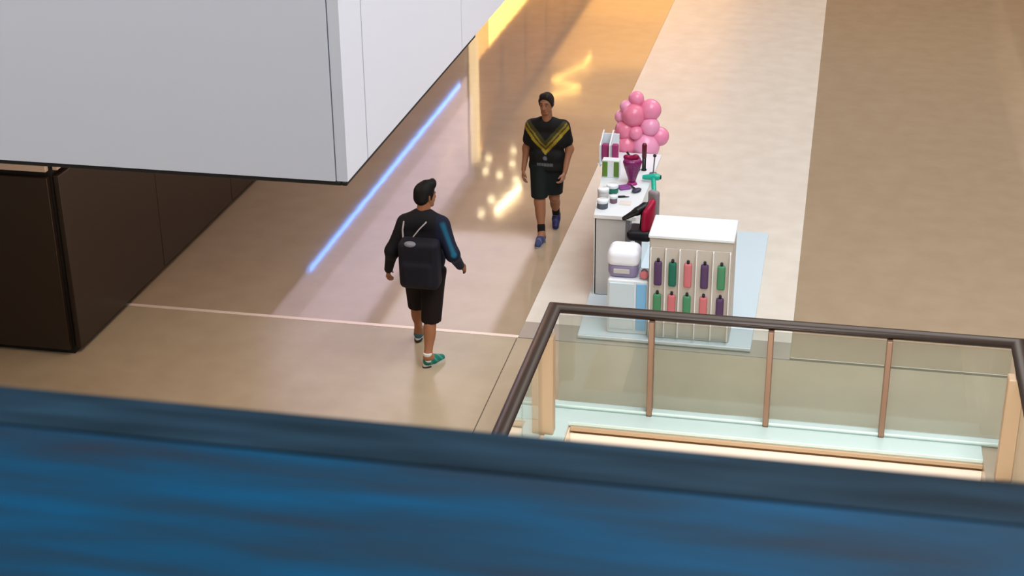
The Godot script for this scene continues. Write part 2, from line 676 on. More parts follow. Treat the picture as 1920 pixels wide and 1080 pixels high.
	for i in zs.size() - 1:
		var g := 0.006
		var face := plate([Vector2(-2.50, zs[i] - g), Vector2(-2.44, zs[i] - g), Vector2(-2.44, zs[i + 1] + g), Vector2(-2.50, zs[i + 1] + g)], 4.0, 5.7)
		mi("panel", face, M.white_wall, wl)
	var xs := [-2.50, -4.7, -6.9, -9.1, -11.98]
	for i in xs.size() - 1:
		var face2 := plate([Vector2(xs[i] - 0.006, -7.37), Vector2(xs[i + 1] + 0.006, -7.37), Vector2(xs[i + 1] + 0.006, -7.43), Vector2(xs[i] - 0.006, -7.43)], 4.0, 5.7)
		mi("panel", face2, M.white_wall, wl)
	slab("backing", Vector3(-2.53, 4.05, -47.9), Vector3(-2.502, 5.65, -7.44), M.groove, wl)
	slab("backing", Vector3(-11.98, 4.05, -7.46), Vector3(-2.53, 5.65, -7.434), M.groove, wl)
	slab("painted_shade_lip", Vector3(-2.475, 3.975, -10.37), Vector3(-2.445, 3.998, -7.375), M.core_and_shade_black, wl)  # shaded underside of the upper edge painted as a black strip
	slab("painted_shade_lip", Vector3(-11.98, 3.975, -7.405), Vector3(-2.476, 3.998, -7.375), M.core_and_shade_black, wl)  # the same painted shade along the turned edge
	# and on the right, outside the picture
	struct("ceiling", box(Vector3(4.45, 1.2, 47.8)), M.soffit, "body of the upper level slab on the right", "ceiling", Vector3(6.77, 4.62, -23.95))
	struct("wall_upper_edge_right", box(Vector3(0.06, 1.7, 47.8)), M.white_wall, "white edge of the upper level on the right", "wall", Vector3(4.5, 4.85, -23.95))


func slab_mesh(lo: Vector3, hi: Vector3) -> ArrayMesh:
	return box(hi - lo, 0.001)


func make_shops() -> void:
	# the dark bronze shopfront on the left with its blue line and lit band; a gold pilaster ends it
	var w := Node3D.new()
	w.name = "wall_shopfront"
	add_child(w, true)
	tag(w, "dark bronze shopfront wall under the upper level at left", "wall", "", "structure")
	slab("core", Vector3(-7.20, 0.0, -29.0), Vector3(-7.06, 4.04, -12.6), M.core_and_shade_black, w)
	slab("core", Vector3(-11.98, 0.0, -12.74), Vector3(-7.06, 4.04, -12.6), M.core_and_shade_black, w)
	for i in 8:
		var z := -12.62 - i * 2.04
		slab("panel", Vector3(-7.055, 0.06, z - 2.03), Vector3(-7.0, 1.84, z), M.bronze_panel, w)
	for i in 2:
		var x := -7.08 - i * 2.4
		slab("panel", Vector3(x - 2.39, 0.06, -12.6), Vector3(x, 1.84, -12.545), M.bronze_panel, w)
		slab("panel", Vector3(x - 2.39, 1.9, -12.6), Vector3(x, 4.0, -12.545), M.soffit, w)
	for i in 6:
		var z2 := -17.2 - i * 1.96
		slab("pane", Vector3(-7.05, 1.96, z2 - 1.93), Vector3(-7.01, 3.9, z2), M.lavender, w)
	slab("panel", Vector3(-7.05, 1.9, -17.1), Vector3(-7.0, 4.0, -12.62), M.soffit, w)
	var led := mi("led_strip", box(Vector3(0.03, 0.05, 9.1), 0.008), M.blue_led, self, Vector3(-6.975, 1.88, -23.6))
	tag(led, "thin blue light strip along the shopfront, mirrored in the floor", "light")
	area("led_strip_lamp", Vector3(-6.94, 1.88, -23.6), Vector2(9.0, 0.05), Vector3(1, 0, 0), Color(0.25, 0.55, 1.0), 2.0)
	var pil := thing("pilaster", "gold lit pilaster at the end of the shopfront, mirrored in the floor", "pillar", Vector3(-6.93, 0, -29.2))
	mi("shaft", box(Vector3(0.16, 3.7, 0.2), 0.02), M.gold_pillar, pil, Vector3(0, 1.97, 0))
	mi("base", box(Vector3(0.2, 0.12, 0.26), 0.02), M.brown_metal, pil, Vector3(0, 0.06, 0))
	mi("capital", box(Vector3(0.2, 0.16, 0.26), 0.02), M.brown_metal, pil, Vector3(0, 3.9, 0))
	# golden lit shop beyond
	var g := Node3D.new()
	g.name = "wall_gold_shop"
	add_child(g, true)
	tag(g, "warmly lit golden shopfront far down the walkway on the left", "wall", "", "structure")
	slab("core", Vector3(-7.2, 0.0, -47.9), Vector3(-7.06, 4.04, -29.4), M.bronze_panel, g)
	for i in 7:
		var z3 := -29.6 - i * 2.6
		slab("pane", Vector3(-7.05, 0.25, z3 - 2.4), Vector3(-7.0, 1.9, z3), M.gold_window, g)
		slab("sign_band", Vector3(-7.05, 2.0, z3 - 2.4), Vector3(-7.0, 3.9, z3), M.gold_wood, g)
	# far wall: a few lit panels between dark piers
	var f := Node3D.new()
	f.name = "wall_far_shops"
	add_child(f, true)
	tag(f, "row of warmly lit shop windows on the far wall", "wall", "", "structure")
	for i in 5:
		var x2 := -6.6 + i * 3.0
		slab("pane", Vector3(x2, 0.2, -47.99), Vector3(x2 + 2.0, 3.3, -47.92), M.gold_soft, f)
		slab("pier", Vector3(x2 + 2.2, 0.0, -47.99), Vector3(x2 + 2.8, 4.0, -47.8), M.bronze_panel, f)
	slab("fascia", Vector3(-7.0, 4.0, -47.99), Vector3(8.9, 6.5, -47.85), M.warm_plaster, f)
	# right-hand shops, outside the picture
	struct("wall_right_shops", box(Vector3(0.2, 4.0, 47.8)), M.warm_plaster, "plain warm shopfront wall on the far right", "wall", Vector3(8.0, 2.02, -23.95))


func make_ceiling_lamps() -> void:
	for i in 4:
		struct("ceiling_added_glow", box(Vector3(1.8, 0.05, 2.15)), M.ceiling_added_glow, "added luminous square panel under the upper level, part of a row", "added light panel", Vector3(-5.9, 4.05, -17.9 - i * 2.3))  # added panels, out of view, that brighten the floor below
	for i in 9:
		var z := -33.6 - i * 1.5
		struct("ceiling_added_glow", box(Vector3(4.2, 0.05, 1.36)), [M.added_gold_glow_dim, M.added_gold_glow_mid, M.added_gold_glow][mini(i / 3, 2)], "added golden luminous panel under the upper level far down the walkway", "added light panel", Vector3(-4.8, 4.05, z))  # added panels, graded so the floor mirrors a golden glow
	for i in 2:
		struct("ceiling_added_glow", box(Vector3(1.8, 0.05, 2.4)), M.ceiling_added_glow_warm, "added warm luminous panel under the upper level near its corner", "added light panel", Vector3(-5.6, 4.05, -10.25 - i * 2.5))  # added panels, out of view, filling the near floor with warm light
	# round lamps set in the underside of the upper level; the floor mirrors them as bright spots
	var spots := [Vector2(-6.85, -30.0), Vector2(-6.75, -29.3), Vector2(-6.45, -30.6), Vector2(-6.3, -29.8), Vector2(-6.42, -29.1), Vector2(-6.04, -28.9), Vector2(-6.28, -27.7), Vector2(-6.31, -26.95), Vector2(-5.7, -29.2)]
	for i in spots.size():
		var t := thing("downlight", "small round lamp in the underside of the upper level", "lamp", Vector3(spots[i].x, 4.06, spots[i].y), "round lamps under the upper level")
		mi("rim", lathe([Vector2(0.075, -0.025), Vector2(0.11, -0.03), Vector2(0.115, -0.01), Vector2(0.10, 0.0)], 16), M.white_matt, t)
		mi("lens", lathe([Vector2(0.0, -0.02), Vector2(0.078, -0.018), Vector2(0.078, 0.0), Vector2(0.0, 0.0)], 16), M.lamp, t)
		var l := SpotLight3D.new()
		l.name = "downlight_lamp"
		l.position = Vector3(spots[i].x, 4.0, spots[i].y)
		l.rotation.x = -PI / 2
		l.spot_angle = 60
		l.spot_range = 20
		l.spot_attenuation = 2
		l.light_color = Color(1.0, 0.86, 0.62)
		l.light_energy = 1.6
		l.light_size = 0.07
		l.shadow_enabled = true
		add_child(l, true)
	var bar := mi("linear_lamp", tube([Vector3(-5.85, 3.97, -28.3), Vector3(-6.02, 3.97, -27.0)], [0.055], 10), M.lamp)
	tag(bar, "short straight lamp tube under the upper level, mirrored in the floor", "lamp")
	# zigzag neon line, seen only as a reflection
	var zz := mi("zigzag_neon", tube([Vector3(-5.90, 3.85, -37.4), Vector3(-5.93, 3.85, -36.5), Vector3(-6.45, 3.85, -35.2), Vector3(-5.72, 3.85, -34.7), Vector3(-6.25, 3.85, -33.9)], [0.04], 8), M.neon)
	tag(zz, "golden zigzag light tube hung under the upper level, mirrored in the floor", "light")
	for p in [Vector3(-5.92, 3.85, -36.9), Vector3(-6.08, 3.85, -34.95), Vector3(-5.98, 3.85, -34.3)]:
		var nl := OmniLight3D.new()
		nl.name = "zigzag_neon_lamp"
		nl.position = p
		nl.light_color = Color(1.0, 0.74, 0.35)
		nl.light_energy = 0.04
		nl.light_size = 0.03
		nl.omni_range = 40
		nl.omni_attenuation = 2
		nl.shadow_enabled = true
		add_child(nl, true)


func make_gallery() -> void:
	struct("floor", box(Vector3(21, 0.5, 5.0)), M.plaster, "floor slab of the gallery the photo was taken from", "floor", Vector3(-1.5, 5.0, 1.55))
	var t := thing("ledge", "wide glossy blue parapet ledge across the bottom foreground", "ledge", Vector3(-3.75, 0, 0))
	var blue := mat(Color(0.60, 0.63, 0.62), 0.55, 0.0, 0.15)
	blue.albedo_texture = noise_tex(21, 0.007, [Color(0.24, 0.30, 0.40), Color(0.0, 0.46, 0.70)], 512, 4)
	triplanar(blue, Vector3(0.8, 8.0, 6.0))
	var slate := mat(Color(0.14, 0.24, 0.31), 0.6, 0.0, 0.12)
	slate.albedo_texture = noise_tex(22, 0.015, [Color(0.6, 0.6, 0.6), Color(1.0, 1.0, 1.0)], 256, 3)
	triplanar(slate, Vector3(0.9, 8.0, 9.0))
	mi("top", box(Vector3(16.3, 0.05, 0.46), 0.002), blue, t, Vector3(0, 6.275, -0.666))
	mi("edge_strip", box(Vector3(16.3, 0.05, 0.055), 0.0015), slate, t, Vector3(0, 6.2752, -0.9235))  # darker reflection along the far edge painted as a strip
	mi("parapet", box(Vector3(16.3, 1.0, 0.3), 0.004), M.white_wall, t, Vector3(0, 5.75, -0.7))


func make_balustrade() -> void:
	var t := thing("balustrade", "glass balustrade with a dark bronze handrail round the floor void", "railing")
	var y := 0.97
	# handrail: near leg and far run, mitred at the corner
	var prof := []
	for k in 16:
		var a := TAU * k / 16
		prof.append(Vector2(cos(a) * 0.066, sin(a) * 0.042))
	var st := begin()
	st.set_smooth_group(0)
	var pts := [Vector3(-2.262, y, -5.5), Vector3(-2.262, y, -12.46), Vector3(1.7, y, -12.46), Vector3(1.7, y, -5.5)]
	var sides := [Vector3(1, 0, 0), Vector3(1, 0, 1), Vector3(-1, 0, 1), Vector3(-1, 0, 0)]
	for i in 3:
		for k in 16:
			var k2 := (k + 1) % 16
			var c0: Vector3 = pts[i] + sides[i] * prof[k].x + Vector3.UP * prof[k].y
			var c1: Vector3 = pts[i] + sides[i] * prof[k2].x + Vector3.UP * prof[k2].y
			var d0: Vector3 = pts[i + 1] + sides[i + 1] * prof[k].x + Vector3.UP * prof[k].y
			var d1: Vector3 = pts[i + 1] + sides[i + 1] * prof[k2].x + Vector3.UP * prof[k2].y
			quad(st, c0, c1, d1, d0, (c0 + c1) * 0.5 - pts[i])
	mi("handrail", done(st), M.brown_metal, t)
	for p in [Vector3(-2.235, 0, -11.93), Vector3(-2.19, 0, -9.6), Vector3(-2.19, 0, -7.4), Vector3(1.64, 0, -11.86), Vector3(1.64, 0, -9.6), Vector3(1.64, 0, -7.4)]:
		mi("post", box(Vector3(0.13, y + 0.33, 0.13), 0.008), M.post_metal, t, p + Vector3(0, (y - 0.33 - 0.03) * 0.5, 0))
	for x in [-1.385, -0.35, 0.65]:
		mi("post", box(Vector3(0.05, y - 0.03, 0.09), 0.006), M.brown_post, t, Vector3(x, (y - 0.03) * 0.5, -12.40))
	var px := [-2.24, -1.385, -0.35, 0.65, 1.68]
	for i in 4:
		mi("glass_panel", box(Vector3(px[i + 1] - px[i] - 0.03, 0.86, 0.012), 0.003), M.glass, t, Vector3((px[i] + px[i + 1]) * 0.5, 0.475, -12.455))
	var pz := [-12.44, -11.0, -9.0, -7.0, -5.6]
	for sx in [-2.27, 1.705]:
		for i in 4:
			mi("glass_panel", box(Vector3(0.012, 0.86, pz[i] * -1.0 + pz[i + 1] - 0.03), 0.003), M.glass, t, Vector3(sx, 0.475, (pz[i] + pz[i + 1]) * 0.5))
	mi("base_channel", box(Vector3(4.0, 0.045, 0.09), 0.006), M.kerb, t, Vector3(-0.28, 0.0225, -12.42))
	slab("kerb", Vector3(-2.6, -0.03, -12.372), Vector3(1.5, 0.012, -12.13), M.kerb, t)
	slab("kerb", Vector3(-2.245, -0.03, -12.128), Vector3(-2.07, 0.012, -5.6), M.kerb, t)
	slab("void_cladding", Vector3(-2.06, -1.5, -12.122), Vector3(1.5, -0.09, -12.112), M.cladding, t)
	slab("void_cladding", Vector3(-2.068, -1.5, -12.11), Vector3(-2.058, -0.03, -5.6), M.cream_tile, t)
	slab("kerb_lip", Vector3(-2.055, -0.06, -12.128), Vector3(1.5, -0.02, -12.095), M.post_metal, t)


# ---------------------------------------------------------------- the kiosk

func make_kiosk() -> void:
	var pod := thing("kiosk_platform", "low glossy white platform under the beauty kiosk", "platform", Vector3(-2.28, 0, -13.84))
	mi("deck", plate([Vector2(0, 0), Vector2(1.7, 0), Vector2(1.7, -3.0), Vector2(-0.12, -3.0)], 0.004, 0.05), M.ice, pod)
	mi("edge", box(Vector3(1.7, 0.03, 0.02), 0.004), M.white_gloss, pod, Vector3(0.85, 0.034, 0.011))

	var c := thing("counter", "long narrow white kiosk counter covered with beauty goods", "counter", Vector3(-2.28, 0.05, -14.8))
	mi("worktop", plate([Vector2(0, 0), Vector2(0.43, 0), Vector2(0.46, -1.95), Vector2(-0.17, -1.95)], 0.86, 0.90), M.white_gloss, c)
	mi("front_panel", box(Vector3(0.32, 0.85, 0.02), 0.003), M.grey_panel, c, Vector3(0.165, 0.43, -0.02))
	mi("end_post", box(Vector3(0.05, 0.85, 0.05), 0.006), M.grey_metal, c, Vector3(0.35, 0.43, -0.03))
	mi("side_panel", plate([Vector2(0.0, -0.01), Vector2(0.02, -0.01), Vector2(-0.15, -1.94), Vector2(-0.17, -1.94)], 0.0, 0.86), M.white_matt, c)
	mi("inner_panel", plate([Vector2(0.36, -0.06), Vector2(0.38, -0.06), Vector2(0.41, -1.94), Vector2(0.39, -1.94)], 0.0, 0.86), M.white_gloss, c)
	mi("edge_strip", box(Vector3(0.43, 0.04, 0.006), 0.002), M.white_matt, c, Vector3(0.215, 0.88, 0.004))

	var low := thing("low_cabinet", "low pale cabinet under the white rounded box", "cabinet", Vector3(-1.805, 0.05, -14.1))
	mi("body", box(Vector3(0.40, 0.58, 0.34), 0.012), M.white_gloss, low, Vector3(0, 0.29, 0))
	mi("door", box(Vector3(0.25, 0.5, 0.015), 0.006), M.ice, low, Vector3(-0.06, 0.3, 0.175))
	mi("blue_side_strip", box(Vector3(0.10, 0.5, 0.015), 0.006), mat(Color(0.50, 0.74, 0.92), 0.25), low, Vector3(0.135, 0.3, 0.175))  # blue light on the cabinet put into the colour of this strip

	var wb := thing("rounded_box", "white rounded box with a lilac grey lower half on the low cabinet", "box", Vector3(-1.865, 0.63, -14.1))
	mi("lid", net([["b", Vector3(0, 0.20, 0), Vector3(0.085, 0.025, 0.07), 0.075, Basis.IDENTITY]], 0.01, 0.01, flat(Color(0.93, 0.95, 0.99)), [[Vector3.DOWN, -0.13]]), painted(0.3), wb)
	mi("lower_half", net([["b", Vector3(0, 0.09, 0), Vector3(0.08, 0.03, 0.065), 0.07, Basis.IDENTITY]], 0.01, 0.01, flat(Color(0.55, 0.52, 0.66)), [[Vector3.DOWN, 0.0], [Vector3.UP, 0.13]]), painted(0.3), wb)
	mi("front_plate", box(Vector3(0.16, 0.05, 0.012), 0.005), M.grey_panel, wb, Vector3(-0.01, 0.075, 0.135))

	var mir := thing("hand_mirror", "small rose hand mirror with a dark arch beside the rounded box", "mirror", Vector3(-1.653, 0.63, -13.98))
	mi("disc", lathe([Vector2(0, 0.0), Vector2(0.04, 0.0), Vector2(0.044, 0.006), Vector2(0.04, 0.012), Vector2(0, 0.012)], 20), M.rose, mir, Vector3(0, 0.05, 0), Vector3(1.1, 0, 0))
	var arch := []
	for k in 9:
		var a := PI * k / 8
		arch.append(Vector3(cos(a) * 0.037, 0.02 + sin(a) * 0.085, -0.01))
	mi("arch", tube(arch, [0.008], 8), M.slate, mir)

	var dc := thing("display_cabinet", "tall beige display cabinet at the right with coloured packs on its front", "cabinet", Vector3(-1.60, 0.05, -13.9))
	mi("body", box(Vector3(0.80, 1.06, 0.5), 0.01), M.beige_panel, dc, Vector3(0.40, 0.53, -0.25))
	mi("top", box(Vector3(0.82, 0.035, 0.54), 0.008), M.white_gloss, dc, Vector3(0.40, 1.0775, -0.25))
	mi("back_panel", box(Vector3(0.77, 0.93, 0.012), 0.003), M.beige_panel, dc, Vector3(0.40, 0.50, 0.004))
	for sx in [0.02, 0.165, 0.30, 0.46, 0.62, 0.78]:
		mi("divider", box(Vector3(0.012, 0.93, 0.05), 0.003), M.white_matt, dc, Vector3(sx, 0.50, 0.03))
	var tints := [M.violet, M.deep_green, M.rose, M.violet, M.leaf_green, M.rose, M.deep_green, M.violet, M.rose]
	var lows := [M.leaf_green, M.rose, M.leaf_green, M.rose, M.violet, M.deep_green, M.leaf_green, M.rose, M.leaf_green]
	var names := ["violet", "dark green", "rose", "violet", "leaf green", "rose", "dark green", "violet", "rose"]
	var lownames := ["leaf green", "rose", "leaf green", "rose", "violet", "dark green", "leaf green", "rose", "leaf green"]
	var ordinal := ["first", "second", "third", "fourth", "fifth", "sixth", "seventh", "eighth", "ninth"]
	var cx := [0.092, 0.232, 0.38, 0.54, 0.70, 0.86, 1.02, 1.18, 1.34]
	for i in 5:
		for r in 2:
			var y: float = [0.70, 0.36][r]
			var nm: String = [names[i], lownames[i]][r]
			var pk := thing("product_pack", "%s upright pack in the %s row, %s slot of the display cabinet from left" % [nm, ["upper", "lower"][r], ordinal[i]], "package", Vector3(-1.60 + cx[i], y - 0.14 + 0.05, -13.878), "packs on the display cabinet front")
			mi("pouch", net([["b", Vector3(0, 0.14, 0.0), Vector3(0.022, 0.11, 0.006), 0.016, Basis.IDENTITY]], 0.008, 0.006, flat(([tints[i], lows[i]][r] as StandardMaterial3D).albedo_color)), painted(0.35), pk)
			mi("cap", lathe([Vector2(0.0, 0.0), Vector2(0.014, 0.0), Vector2(0.014, 0.03), Vector2(0.009, 0.036), Vector2(0.0, 0.036)], 12), M.dark, pk, Vector3(0, 0.262, 0))

	# crimson and black stool
	var s := thing("stool", "crimson backed bar stool with a black seat and armrest right of the counter", "stool", Vector3(-1.785, 0.05, -14.52))
	mi("base", lathe([Vector2(0, 0), Vector2(0.15, 0.0), Vector2(0.15, 0.012), Vector2(0.05, 0.035), Vector2(0.03, 0.06), Vector2(0, 0.06)], 28), M.grey_metal, s)
	mi("column", lathe([Vector2(0.025, 0.05), Vector2(0.025, 0.45), Vector2(0.035, 0.46), Vector2(0.035, 0.82), Vector2(0, 0.82)], 16), M.grey_metal, s)
	mi("seat", net([["b", Vector3(0.02, 0.85, 0), Vector3(0.08, 0.01, 0.08), 0.05, Basis.IDENTITY]], 0.012, 0.01, flat(Color(0.06, 0.07, 0.09))), painted(0.4), s)
	var bk := []
	for k in 9:
		var a := -1.0 + 2.0 * k / 8.0
		var d := Vector3(cos(a) * 0.13, 0, sin(a) * 0.13 - 0.02)
		bk.append(["c", Vector3(0, 0.92, 0) + d * 0.9, Vector3(0, 1.08 + 0.09 * cos(a * 1.4), 0) + d, 0.028, 0.026])
	mi("backrest", net(bk, 0.011, 0.014, flat(Color(0.60, 0.02, 0.20))), painted(0.45), s)
	mi("armrest", net([["c", Vector3(0.06, 1.13, 0.0), Vector3(-0.01, 1.10, 0.06), 0.045, 0.036], ["c", Vector3(-0.01, 1.10, 0.06), Vector3(-0.135, 1.03, 0.10), 0.034, 0.024], ["c", Vector3(0.05, 1.13, 0.0), Vector3(0.03, 0.86, 0.02), 0.026, 0.026]], 0.011, 0.014, flat(Color(0.05, 0.06, 0.08))), painted(0.4), s)
	mi("back_shell", net([["b", Vector3(0.13, 1.12, -0.13), Vector3(0.03, 0.11, 0.01), 0.028, Basis(Vector3.UP, -0.5)]], 0.011, 0.01, flat(Color(0.55, 0.53, 0.54))), painted(0.4), s)


func make_kiosk_goods() -> void:
	var y := 0.95
	# white rack with magenta packs between its sides
	var rk := thing("display_rack", "white two sided display rack at the far left end of the counter", "rack", Vector3(-2.36, y, -16.35))
	for x in [-0.09, 0.015]:
		var st := begin()
		var o := [Vector3(x, 0, 0.12), Vector3(x, 0, -0.16), Vector3(x, 0.34, -0.16), Vector3(x, 0.25, 0.12)]
		var th := Vector3(0.014, 0, 0)
		st.set_smooth_group(-1)
		quad(st, o[0], o[1], o[2], o[3], Vector3.LEFT)
		quad(st, o[0] + th, o[1] + th, o[2] + th, o[3] + th, Vector3.RIGHT)
		for i in 4:
			var j := (i + 1) % 4
			quad(st, o[i], o[j], o[j] + th, o[i] + th, (o[i] + o[j]) * 0.5 - Vector3(x, 0.15, -0.02))
		mi("side", done(st), M.white_gloss, rk)
	mi("shelf", box(Vector3(0.2, 0.012, 0.28), 0.003), M.white_gloss, rk, Vector3(-0.01, 0.03, -0.02))
	mi("back", box(Vector3(0.2, 0.3, 0.012), 0.003), M.white_gloss, rk, Vector3(-0.01, 0.15, -0.16))
	for i in 2:
		var pk := mi("gift_pack", net([["b", Vector3(0, 0.1, 0), Vector3(0.022, 0.075, 0.02), 0.014, Basis.IDENTITY]], 0.008, 0.006, flat(Color(0.62, 0.22, 0.42))), painted(0.4), self, Vector3([-2.397, -2.288][i], y + 0.05, -16.33))
		tag(pk, ["magenta pack between the two sides of the white rack", "magenta pack just right of the white rack's inner side"][i], "package")
	# white box with two green stripes
	var gb := thing("display_box", "white display box with two green panels on the counter", "box", Vector3(-2.275, y, -15.95))
	mi("carton", box(Vector3(0.19, 0.20, 0.10), 0.006), M.white_gloss, gb, Vector3(0, 0.1, 0))
	for x in [-0.062, 0.062]:
		mi("green_panel", box(Vector3(0.055, 0.17, 0.012), 0.004), M.green, gb, Vector3(x, 0.1, 0.054))
	# jars
	jar("white lidded jar with a dark grey body at the counter's near left corner", Vector3(-2.225, y, -15.0), 0.060, 0.095, M.slate)
	jar("white lidded grey jar behind the corner jar on the counter", Vector3(-2.262, y, -15.3), 0.062, 0.105, M.grey_panel)
	jar("wide white lidded jar with a green body before the striped box", Vector3(-2.19, y, -15.46), 0.066, 0.095, M.deep_green)
	jar("small mauve jar with a pale lid among the larger jars", Vector3(-2.135, y, -15.17), 0.042, 0.08, M.mauve)
	# magenta cone-shaped pouch
	var po := thing("gift_pouch", "magenta patterned cone shaped gift pouch standing on the counter", "gift wrap", Vector3(-2.02, y, -15.75))
	var pm := mat(Color(0.60, 0.16, 0.45), 0.35)
	pm.albedo_texture = noise_tex(31, 0.09, [Color(0.35, 0.35, 0.5), Color(1.3, 1.1, 1.2)], 128, 2)
	pm.uv1_triplanar = true
	pm.uv1_scale = Vector3(6, 6, 6)
	mi("wrap", lathe([Vector2(0.0, 0.0), Vector2(0.03, 0.0), Vector2(0.05, 0.08), Vector2(0.095, 0.22), Vector2(0.105, 0.26), Vector2(0.085, 0.30), Vector2(0.05, 0.27), Vector2(0.0, 0.26)], 9), pm, po)
	mi("foot", lathe([Vector2(0.0, 0.0), Vector2(0.06, 0.0), Vector2(0.05, 0.02), Vector2(0.03, 0.03), Vector2(0, 0.03)], 9), M.magenta, po)
	mi("bow", net([["e", Vector3(-0.05, 0.30, 0.02), Vector3(0.05, 0.035, 0.03), Basis(Vector3.FORWARD, 0.4)], ["e", Vector3(0.03, 0.31, 0.02), Vector3(0.045, 0.035, 0.03), Basis(Vector3.FORWARD, -0.4)], ["e", Vector3(-0.01, 0.30, 0.03), Vector3(0.02, 0.02, 0.02), Basis.IDENTITY]], 0.009, 0.008, flat(Color(0.52, 0.03, 0.25))), painted(0.4), po)
	var fp := mi("flat_pouch", net([["b", Vector3(0, 0.014, 0), Vector3(0.05, 0.002, 0.045), 0.012, Basis(Vector3.UP, 0.5)]], 0.008, 0.006, flat(Color(0.56, 0.30, 0.58))), painted(0.4), self, Vector3(-2.085, y, -15.6))
	tag(fp, "flat purple pouch lying before the magenta gift pouch", "pouch")
	# flat dark brush, clip and pad
	var br := thing("paddle_brush", "dark oval paddle brush lying flat on the white counter", "brush", Vector3(-1.94, y, -15.52))
	mi("head", net([["e", Vector3(0, 0.02, 0), Vector3(0.042, 0.018, 0.07), Basis(Vector3.UP, -0.5)]], 0.008, 0.006, flat(Color(0.20, 0.20, 0.28))), painted(0.4), br)
	mi("handle", tube([Vector3(-0.03, 0.02, -0.05), Vector3(-0.085, 0.015, -0.15)], [0.011, 0.008], 8), M.dark, br)
	var cl := mi("hair_clip", net([["c", Vector3(-0.05, 0.01, 0.015), Vector3(0.055, 0.01, -0.01), 0.009, 0.006], ["c", Vector3(-0.05, 0.016, 0.015), Vector3(0.01, 0.022, 0.0), 0.008, 0.004]], 0.006, 0.004, flat(Color(0.07, 0.10, 0.12))), painted(0.4), self, Vector3(-2.05, y, -15.33))
	tag(cl, "thin black hair clip lying on the white counter", "hair clip")
	var pad := mi("sample_card", box(Vector3(0.12, 0.006, 0.12), 0.002), mat(Color(0.86, 0.83, 0.80), 0.5), self, Vector3(-2.01, y + 0.003, -15.17))
	tag(pad, "small beige card lying flat near the counter's front", "card")
	# upright brush with a crimson head and a dark handle
	var ub := thing("round_brush", "upright round brush with a crimson head and a dark handle", "brush", Vector3(-1.95, y, -16.2))
	mi("handle", lathe([Vector2(0, 0), Vector2(0.03, 0), Vector2(0.03, 0.012), Vector2(0.022, 0.02), Vector2(0.022, 0.15), Vector2(0, 0.15)], 16), M.dark, ub)
	mi("head", lathe([Vector2(0.0, 0.15), Vector2(0.026, 0.15), Vector2(0.027, 0.29), Vector2(0.02, 0.31), Vector2(0, 0.315)], 16), mat(Color(0.36, 0.02, 0.10), 0.4), ub)
	# curling wand leaning to the left
	var wd := thing("curling_wand", "black curling wand leaning left behind the gift pouch", "hair tool", Vector3(-1.99, y, -16.15))
	mi("barrel", tube([Vector3(-0.07, 0.10, -0.02), Vector3(-0.15, 0.21, -0.03)], [0.014, 0.011], 10), M.dark, wd)
	mi("grip", tube([Vector3(0.0, 0.012, 0), Vector3(-0.07, 0.10, -0.02)], [0.015, 0.018], 10), M.slate, wd)
	# teal dryer hanging over the right edge, on its stand
	var dr := thing("hair_dryer", "teal hair dryer with its handle hanging at the counter's right edge", "hair dryer", Vector3(-1.80, y, -15.85))
	mi("barrel", tube([Vector3(-0.12, 0.05, 0.0), Vector3(-0.09, 0.05, 0.0), Vector3(0.0, 0.06, 0.0), Vector3(0.05, 0.06, 0.0), Vector3(0.07, 0.06, 0.0)], [0.022, 0.028, 0.036, 0.038, 0.026], 14), M.teal, dr)
	mi("handle", tube([Vector3(0.0, 0.04, 0.02), Vector3(0.02, -0.04, 0.12), Vector3(0.035, -0.14, 0.2), Vector3(0.035, -0.17, 0.22)], [0.026, 0.026, 0.022, 0.014], 12), M.teal, dr)
	mi("rear_grille", lathe([Vector2(0, 0), Vector2(0.025, 0), Vector2(0.022, 0.012), Vector2(0, 0.014)], 14), M.dark, dr, Vector3(0.07, 0.06, 0), Vector3(0, 0, -PI / 2))
	var sd := thing("tool_stand", "slim grey tool stand at the counter's right edge", "stand", Vector3(-1.835, y, -16.1))
	mi("foot", lathe([Vector2(0, 0), Vector2(0.045, 0), Vector2(0.04, 0.012), Vector2(0, 0.016)], 16), M.grey_metal, sd)
	mi("rod", tube([Vector3(0, 0.01, 0), Vector3(0.012, 0.2, 0)], [0.008], 8), M.grey_metal, sd)
	mi("knob", lathe([Vector2(0, 0), Vector2(0.016, 0.005), Vector2(0.02, 0.018), Vector2(0.014, 0.032), Vector2(0, 0.036)], 12), M.dark, sd, Vector3(0.012, 0.195, 0))


func jar(label: String, at: Vector3, r: float, h: float, m: Material) -> void:
	var t := thing("jar", label, "jar", at, "jars on the kiosk counter")
	mi("body", lathe([Vector2(0, 0), Vector2(r * 0.9, 0), Vector2(r * 0.96, 0.006), Vector2(r * 0.96, h * 0.62), Vector2(r * 0.85, h * 0.66), Vector2(0, h * 0.66)], 22), m, t)
	mi("lid", lathe([Vector2(0, h * 0.64), Vector2(r, h * 0.64), Vector2(r, h * 0.95), Vector2(r * 0.93, h), Vector2(0, h)], 22), M.white_gloss, t)


